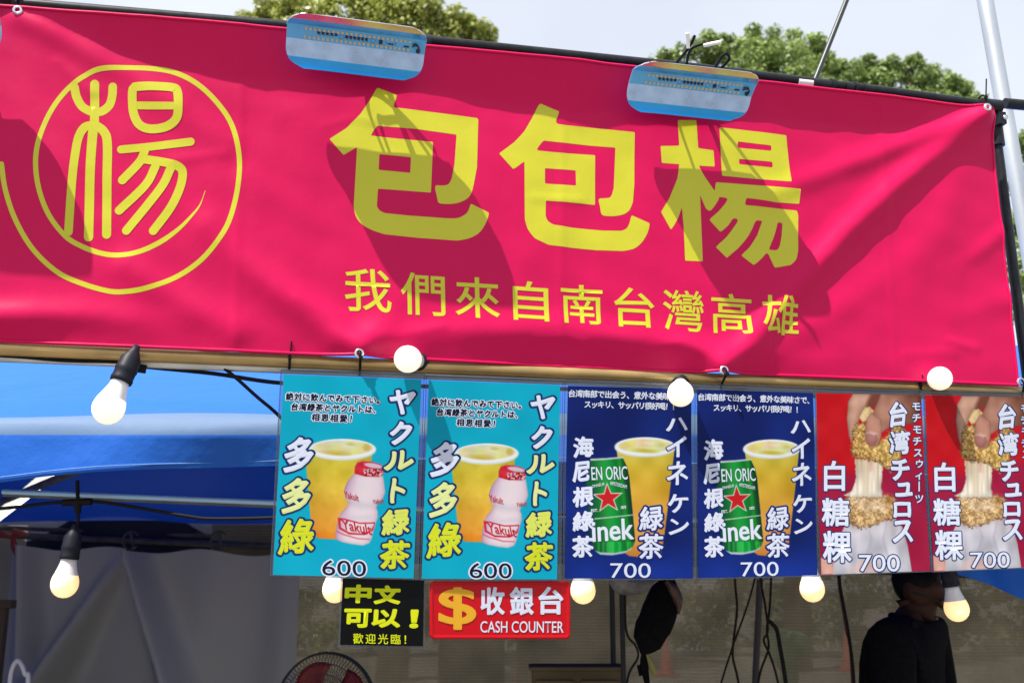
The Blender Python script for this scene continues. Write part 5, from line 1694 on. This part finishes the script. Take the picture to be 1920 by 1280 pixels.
edges = [('pelvis', 'waist'), ('waist', 'chest'), ('chest', 'neckbase'), ('neckbase', 'neck'), ('neck', 'jaw'), ('jaw', 'skull'), ('skull', 'crown'), ('jaw', 'chin'), ('skull', 'brow'), ('brow', 'nose')]
for s, e in ((1, 'a'), (-1, 'b')):
    sh = neck + l_dir * (0.215 * s) - Z * 0.062
    el = sh + l_dir * (0.05 * s) - Z * 0.28 + f_dir * 0.02
    wr = el + f_dir * 0.20 - l_dir * (0.07 * s) - Z * 0.10
    nodes.update({'sh' + e: (sh, 0.062), 'el' + e: (el, 0.042), 'wr' + e: (wr, 0.028), 'pa' + e: (wr + f_dir * 0.07 - Z * 0.03, (0.036, 0.018))})
    edges += [('chest', 'sh' + e), ('sh' + e, 'el' + e), ('el' + e, 'wr' + e), ('wr' + e, 'pa' + e)]
    pa = wr + f_dir * 0.07 - Z * 0.03
    for i in range(4):
        o_ = l_dir * ((i - 1.5) * 0.017)
        Lf = (0.07, 0.08, 0.075, 0.06)[i]
        nodes['f%d%s' % (i, e)] = (pa + o_ + f_dir * 0.045 - Z * 0.012, 0.0095)
        nodes['g%d%s' % (i, e)] = (pa + o_ + f_dir * (0.045 + Lf * 0.5) - Z * 0.035, 0.0085)
        nodes['h%d%s' % (i, e)] = (pa + o_ + f_dir * (0.045 + Lf * 0.75) - Z * 0.07, 0.0075)
        edges += [('pa' + e, 'f%d%s' % (i, e)), ('f%d%s' % (i, e), 'g%d%s' % (i, e)), ('g%d%s' % (i, e), 'h%d%s' % (i, e))]
    nodes['t' + e] = (pa - l_dir * (0.045 * s) + f_dir * 0.005 - Z * 0.01, 0.010)
    nodes['u' + e] = (pa - l_dir * (0.055 * s) + f_dir * 0.04 - Z * 0.03, 0.009)
    edges += [('pa' + e, 't' + e), ('t' + e, 'u' + e)]
    hp = hip + l_dir * (0.09 * s) - Z * 0.06
    kn = hp - Z * 0.40 + f_dir * 0.02
    an = Vector((kn.x, kn.y, 0.08)) - f_dir * 0.03
    nodes.update({'hp' + e: (hp, 0.085), 'kn' + e: (kn, 0.058), 'an' + e: (an, 0.042), 'to' + e: (an + f_dir * 0.16 - Z * 0.045, (0.042, 0.03))})
    edges += [('pelvis', 'hp' + e), ('hp' + e, 'kn' + e), ('kn' + e, 'an' + e), ('an' + e, 'to' + e)]
    nodes['ear' + e] = (headc + hl * (0.088 * s) - hu * 0.015 - hd * 0.01, (0.012, 0.022))
    edges.append(('skull', 'ear' + e))
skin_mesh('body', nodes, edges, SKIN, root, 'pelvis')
sn, se = {}, []
for k in ('pelvis', 'waist', 'chest', 'neckbase', 'sha', 'shb', 'ela', 'elb'):
    p, r = nodes[k]
    r = r if isinstance(r, tuple) else (r, r)
    sn[k] = (p + (Z * -0.02 if k == 'neckbase' else Vector()), tuple(x + (0.028 if k != 'neckbase' else 0.02) for x in r))
se = [e for e in edges if e[0] in sn and e[1] in sn]
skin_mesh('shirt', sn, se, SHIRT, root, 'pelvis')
q = MB()
for s_ in (-1, 1):
    pts = [neck - f_dir * 0.058 + Z * 0.012, neck + l_dir * (0.055 * s_) - f_dir * 0.025 + Z * 0.006, neck + l_dir * (0.055 * s_) + f_dir * 0.04 - Z * 0.015, neck + f_dir * 0.075 - Z * 0.055 + l_dir * (0.012 * s_)]
    q.tube(smooth_path(pts, 5), [0.012] * 8 + [0.016] * 8, 8)
q.build('collar', SHIRT, root)
tn = {k: (nodes[k][0], (nodes[k][1] if not isinstance(nodes[k][1], tuple) else nodes[k][1][0]) + 0.015) for k in ('pelvis', 'hpa', 'hpb', 'kna', 'knb', 'ana', 'anb')}
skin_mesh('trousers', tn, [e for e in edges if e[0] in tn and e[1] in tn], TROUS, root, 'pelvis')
# hair: a cap over the skull, longer at the back
q = MB()
vs, fs = [], []
nh, mh = 24, 12
for i in range(mh):
    for j in range(nh):
        az = 2 * PI * j / nh
        front_ = 0.5 + 0.5 * math.cos(az)
        maxp = 2.62 - 1.62 * front_ ** 2.0
        ph = maxp * i / (mh - 1)
        rr = 0.087 + 0.004 * math.sin(az * 5 + i) + 0.003 * random.random()
        rr *= 1 - 0.16 * (i / (mh - 1)) ** 5
        vs.append(headc + hu * (0.030 + 1.0 * rr * math.cos(ph)) + (hd * math.cos(az) * 1.02 + hl * math.sin(az) * 0.95) * rr * (1.0 if ph < 1.6 else 1.0 - 0.05 * (ph - 1.6)) * math.sin(ph) - hd * 0.008)
for i in range(mh - 1):
    for j in range(nh):
        fs.append((i * nh + j, i * nh + (j + 1) % nh, (i + 1) * nh + (j + 1) % nh, (i + 1) * nh + j))
q.add(vs, fs, 0, True)
q.build('hair', HAIR, root, solid=-0.004)
q = MB()
for s in (-1, 1):
    c = headc + hd * 0.098 + hl * (0.034 * s) - hu * 0.006
    q.tube([c + hl * (0.026 * math.cos(a_)) + hu * (0.019 * math.sin(a_)) for a_ in np.linspace(0, 2 * PI, 17)], 0.0022, 6)
    q.tube([c + hl * (0.026 * s), headc + hl * (0.088 * s) + hd * 0.06, headc + hl * (0.092 * s) - hd * 0.01], 0.002, 6)
q.tube([headc + hd * 0.102 - hl * 0.009, headc + hd * 0.102 + hl * 0.009], 0.002, 6)
q.build('glasses', M_glass, root)
M_eye = mat('eye', (0.05, 0.04, 0.035), 0.3)
for s in (-1, 1):
    q = MB()
    q.lathe([(0, 0.006), (0.008, 0.004), (0.011, 0)], headc + hd * 0.084 + hl * (0.034 * s) - hu * 0.006, hd, 10)
    q.build('eye', M_eye, root)
q = MB(); q.tube([headc + hd * 0.077 - hu * 0.066 + hl * x for x in (-0.022, 0, 0.022)], [0.004, 0.007, 0.004], 8)
q.build('mouth', mat('lips', (0.16, 0.06, 0.05), 0.5), root)

# ------------------------------------------------------------------ behind the net
M_cone = mat('cone_red', (0.42, 0.055, 0.04), 0.5)
def cone(px, py, label, h=0.72):
    Y = 1.6 * 2012 / (py - 1089)
    c = at(px, py, Y); c.z = 0
    q = MB()
    q.lathe([(0.03, h), (0.035, h - 0.02), (0.13, 0.05), (0.135, 0.04)], c, UP, 18)
    q.box(c + Z * 0.02, (0.38, 0.38, 0.04))
    tag(q.build('traffic_cone', M_cone), label, 'cone', 'red cones behind the net')
cone(982, 1266, 'red cone behind the net below the counter sign')
cone(1250, 1259, 'red cone behind the net beside the black bag')
cone(1590, 1250, 'red cone behind the net at the left arm of the person')
q = MB()
c = at(1160, 1243, 20); c.z = 0
q.box(c + Z * 0.2, (0.82, 0.5, 0.4)); q.box(c + Z * 0.405, (0.7, 0.4, 0.012))
tag(q.build('concrete_block', vary(mat('concrete', (0.42, 0.40, 0.35), 0.85), 8, 0.15), bevel=0.02), 'pale concrete block on the ground behind the net', 'block')
Yb = 7.5
q = MB()
for k, (path, r) in enumerate((([(1446, 1182), (1462, 1200), (1475, 1222), (1480, 1250)], [8, 30, 38, 20]), ([(1470, 1190), (1495, 1205), (1510, 1232)], [8, 24, 12]))):
    v_, f_ = blob(path, r, [x * 0.5 for x in r]); q.add(v_, f_, 0, True)
q.tube([at(1478, 1230, 7.5), (at(1478, 1230, 7.5).x, 7.55, 0)], 0.06, 10)
tag(q.build('green_sack', vary(mat('green_plastic', (0.06, 0.20, 0.08), 0.3), 20, 0.4, bump=0.02)), 'green plastic sack seen through the net beside the grey pole', 'sack')

# ------------------------------------------------------------------ trees and hedge
def leaf_mat(name, col, tcol):
    m = bpy.data.materials.new(name)
    m.use_nodes = True
    t = m.node_tree
    b = t.nodes['Principled BSDF']
    b.inputs['Roughness'].default_value = 0.45
    at2 = t.nodes.new('ShaderNodeAttribute')
    at2.attribute_name = 'tone'
    hs = t.nodes.new('ShaderNodeHueSaturation')
    hs.inputs['Color'].default_value = (*col, 1)
    t.links.new(at2.outputs['Fac'], hs.inputs['Value'])
    t.links.new(hs.outputs['Color'], b.inputs['Base Color'])
    tr = t.nodes.new('ShaderNodeBsdfTranslucent')
    tr.inputs['Color'].default_value = (*tcol, 1)
    mx_ = t.nodes.new('ShaderNodeMixShader')
    mx_.inputs['Fac'].default_value = 0.3
    t.links.new(b.outputs['BSDF'], mx_.inputs[1])
    t.links.new(tr.outputs['BSDF'], mx_.inputs[2])
    t.links.new(mx_.outputs['Shader'], t.nodes['Material Output'].inputs['Surface'])
    return m
RS = np.random.RandomState(11)
def leaves(name, blobs, leaf, dens, m, parent):
    """blobs: (centre, radius, density factor); leaf clumps sit on lumpy shells"""
    C_, N_, T_ = [], [], []
    for c, r, df in blobs:
        c = np.array(c)
        nsub = int(max(7, min(60, 26 * (r / 0.9) ** 1.2)))
        dirs = RS.normal(size=(nsub, 3))
        dirs /= np.linalg.norm(dirs, axis=1)[:, None]
        subc = c + dirs * r * RS.uniform(0.25, 0.82, (nsub, 1)) * np.array((1, 1, 0.9))
        tone = RS.uniform(0.65, 1.35, nsub)
        n = int(dens * df * r * r)
        w = RS.randint(0, nsub, n)
        rs_ = np.clip(r * 0.34, 0.16, 0.42)
        d = RS.normal(size=(n, 3))
        d /= np.linalg.norm(d, axis=1)[:, None]
        rad = rs_ * RS.uniform(0.25, 1.0, (n, 1)) ** 0.5
        C_.append(subc[w] + d * rad * np.array((1.1, 1.1, 0.75)))
        nn = d * 0.6 + RS.normal(size=(n, 3)) * 0.5 + np.array((0, 0, 0.55))
        N_.append(nn / np.linalg.norm(nn, axis=1)[:, None])
        T_.append(tone[w] * RS.uniform(0.75, 1.25, n))
    C_, N_, T_ = np.concatenate(C_), np.concatenate(N_), np.concatenate(T_)
    n = len(C_)
    ref = RS.normal(size=(n, 3))
    a = np.cross(N_, ref); a /= np.linalg.norm(a, axis=1)[:, None]
    b = np.cross(N_, a)
    L = leaf * RS.uniform(0.7, 1.3, (n, 1))
    W = L * 0.27
    V = np.stack([C_ - a * L * 0.5, C_ + b * W + N_ * L * 0.06, C_ + a * L * 0.5, C_ - b * W + N_ * L * 0.06], 1).reshape(-1, 3)
    if parent is not None:
        V = V - np.array(parent.location)
        o0 = (0, 0, 0)
    else:
        o0 = ((V[:, 0].min() + V[:, 0].max()) / 2, (V[:, 1].min() + V[:, 1].max()) / 2, 0)
        V = V - np.array(o0)
    me = bpy.data.meshes.new(name)
    me.vertices.add(4 * n)
    me.vertices.foreach_set('co', V.astype(np.float32).ravel())
    me.loops.add(4 * n)
    me.loops.foreach_set('vertex_index', np.arange(4 * n, dtype=np.int32))
    me.polygons.add(n)
    me.polygons.foreach_set('loop_start', np.arange(0, 4 * n, 4, dtype=np.int32))
    me.polygons.foreach_set('loop_total', np.full(n, 4, np.int32))
    me.update(calc_edges=True)
    q = me.attributes.new('tone', 'FLOAT', 'FACE')
    q.data.foreach_set('value', T_.astype(np.float32))
    me.materials.append(m)
    o = bpy.data.objects.new(name, me)
    COL.objects.link(o)
    if parent is not None: o.parent = parent
    else: o.location = o0
    return o
M_bark = vary(mat('bark', (0.09, 0.065, 0.045), 0.9), 10, 0.4, bump=0.02, stretch=(1, 1, 0.2))
def tree(blobs, Y, label, m, leaf=0.10, dens=5200):
    bl = []
    for px, py, rp, df in blobs:
        c = at(px, py, Y + random.uniform(-0.5, 0.5) * rp / 60)
        bl.append((c, rp / 1960 * Y * 1.2, df))
    big_ = max(bl, key=lambda t: t[1])
    base = Vector((big_[0].x, Y, 0))
    root = empty('tree', base, label, 'tree', 'trees behind the stalls')
    leaves('crown', bl, leaf, dens, m, root)
    q = MB()
    top = Vector(big_[0]) - Z * big_[1] * 0.5
    q.tube(smooth_path([base, base + Vector((0.1, 0, top.z * 0.4)), top], 5), list(np.linspace(0.28, 0.14, 11)), 12)
    for c, r, _ in bl:
        if c is big_[0]: continue
        q.tube(smooth_path([top - Z * 0.8, (top + Vector(c)) / 2 - Z * 0.1, Vector(c)], 4), list(np.linspace(0.07, 0.018, 9)), 6)
    q.build('trunk', M_bark, root)
M_leafA = leaf_mat('leaf_olive', (0.31, 0.35, 0.09), (0.38, 0.42, 0.08))
M_leafB = leaf_mat('leaf_green', (0.20, 0.27, 0.08), (0.25, 0.35, 0.08))
M_leafC = leaf_mat('leaf_fresh', (0.24, 0.32, 0.11), (0.30, 0.41, 0.11))
tree([(472, 50, 32, 1), (502, 30, 38, 1), (545, 14, 46, 1), (950, 104, 26, 1), (902, 62, 36, 1), (480, 42, 34, 1), (525, 34, 44, 1), (570, 45, 55, 1), (620, 8, 50, 1), (690, 10, 66, 1), (770, 20, 60, 1), (830, 34, 50, 1), (872, 52, 40, 1), (905, 88, 34, 1), (938, 108, 26, 1), (600, 90, 90, 1), (720, 90, 110, 1), (830, 110, 80, 1), (880, 130, 60, 1), (720, 260, 170, .35), (860, 220, 100, .4), (580, 200, 110, .4), (740, 430, 180, .3)],
     18, 'olive green tree rising behind the left flood lamp', M_leafA)
tree([(1240, 106, 20, 1), (1270, 100, 28, 1), (1330, 104, 44, 1), (1362, 82, 38, 1), (1412, 88, 42, 1), (1455, 96, 46, 1), (1510, 92, 42, 1), (1543, 112, 30, 1), (1400, 150, 74, 1), (1480, 160, 80, 1), (1330, 160, 52, 1), (1450, 290, 140, .35), (1350, 300, 110, .35), (1420, 440, 150, .3)],
     20, 'dark green round topped tree behind the right flood lamp', M_leafB)
tree([(1568, 142, 28, 1), (1612, 158, 32, 1), (1650, 146, 38, .8), (1688, 136, 28, .8), (1718, 150, 30, .8), (1762, 164, 34, .8), (1802, 176, 30, .9), (1836, 200, 26, 1), (1590, 136, 32, 1), (1562, 128, 28, 1), (1628, 130, 30, 1), (1668, 126, 32, 1), (1706, 130, 30, 1), (1746, 142, 30, 1), (1786, 158, 28, 1), (1820, 180, 26, 1), (1575, 178, 36, 1), (1640, 190, 44, .9), (1715, 192, 46, .9), (1775, 204, 42, .9), (1825, 224, 34, 1), (1740, 172, 24, .6), (1630, 128, 22, .6), (1700, 225, 76, .9), (1600, 225, 66, 1), (1790, 245, 60, .9), (1700, 380, 150, .3), (1760, 500, 140, .3)],
     23, 'light green tree with sky gaps left of the silver pole', M_leafC)
tree([(1935, 270, 34, 1), (1925, 340, 40, 1), (1945, 420, 50, 1), (1930, 500, 44, 1), (1990, 300, 60, .7), (2010, 470, 100, .5), (1935, 580, 50, .7)],
     17, 'green tree at the right picture edge behind the silver pole', M_leafB)
M_bin = vary(mat('dark_bins', (0.02, 0.017, 0.017), 0.6), 6, 0.3)
q = MB()
for px_, py_, w_, h_ in ((1035, 1238, 0.55, 0.62), (1095, 1238, 0.40, 0.80), (1140, 1236, 0.16, 0.9), (885, 1236, 0.5, 0.55)):
    c = at(px_, py_, 8.5); q.box((c.x, 8.5 + random.uniform(0, 0.3), h_ / 2 + 0.35), (w_, 0.4, h_ + 0.7))
tag(q.build('storage_bins', M_bin, bevel=0.02), 'dark stacked bins standing behind the net below the row of cards', 'bin')
# hedge beyond the ground behind the tent
hb = []
for i in range(56):
    x = -15 + i * 0.62
    for z in (0.5, 1.2, 2.0, 2.7):
        hb.append(((x + random.uniform(-.2, .2), 24 + random.uniform(-.5, .5), z + random.uniform(-.2, .2)), 0.62, 1))
tag(leaves('hedge', hb, 0.16, 700, M_leafB, None), 'dark green hedge along the far side of the ground behind the net', 'hedge')
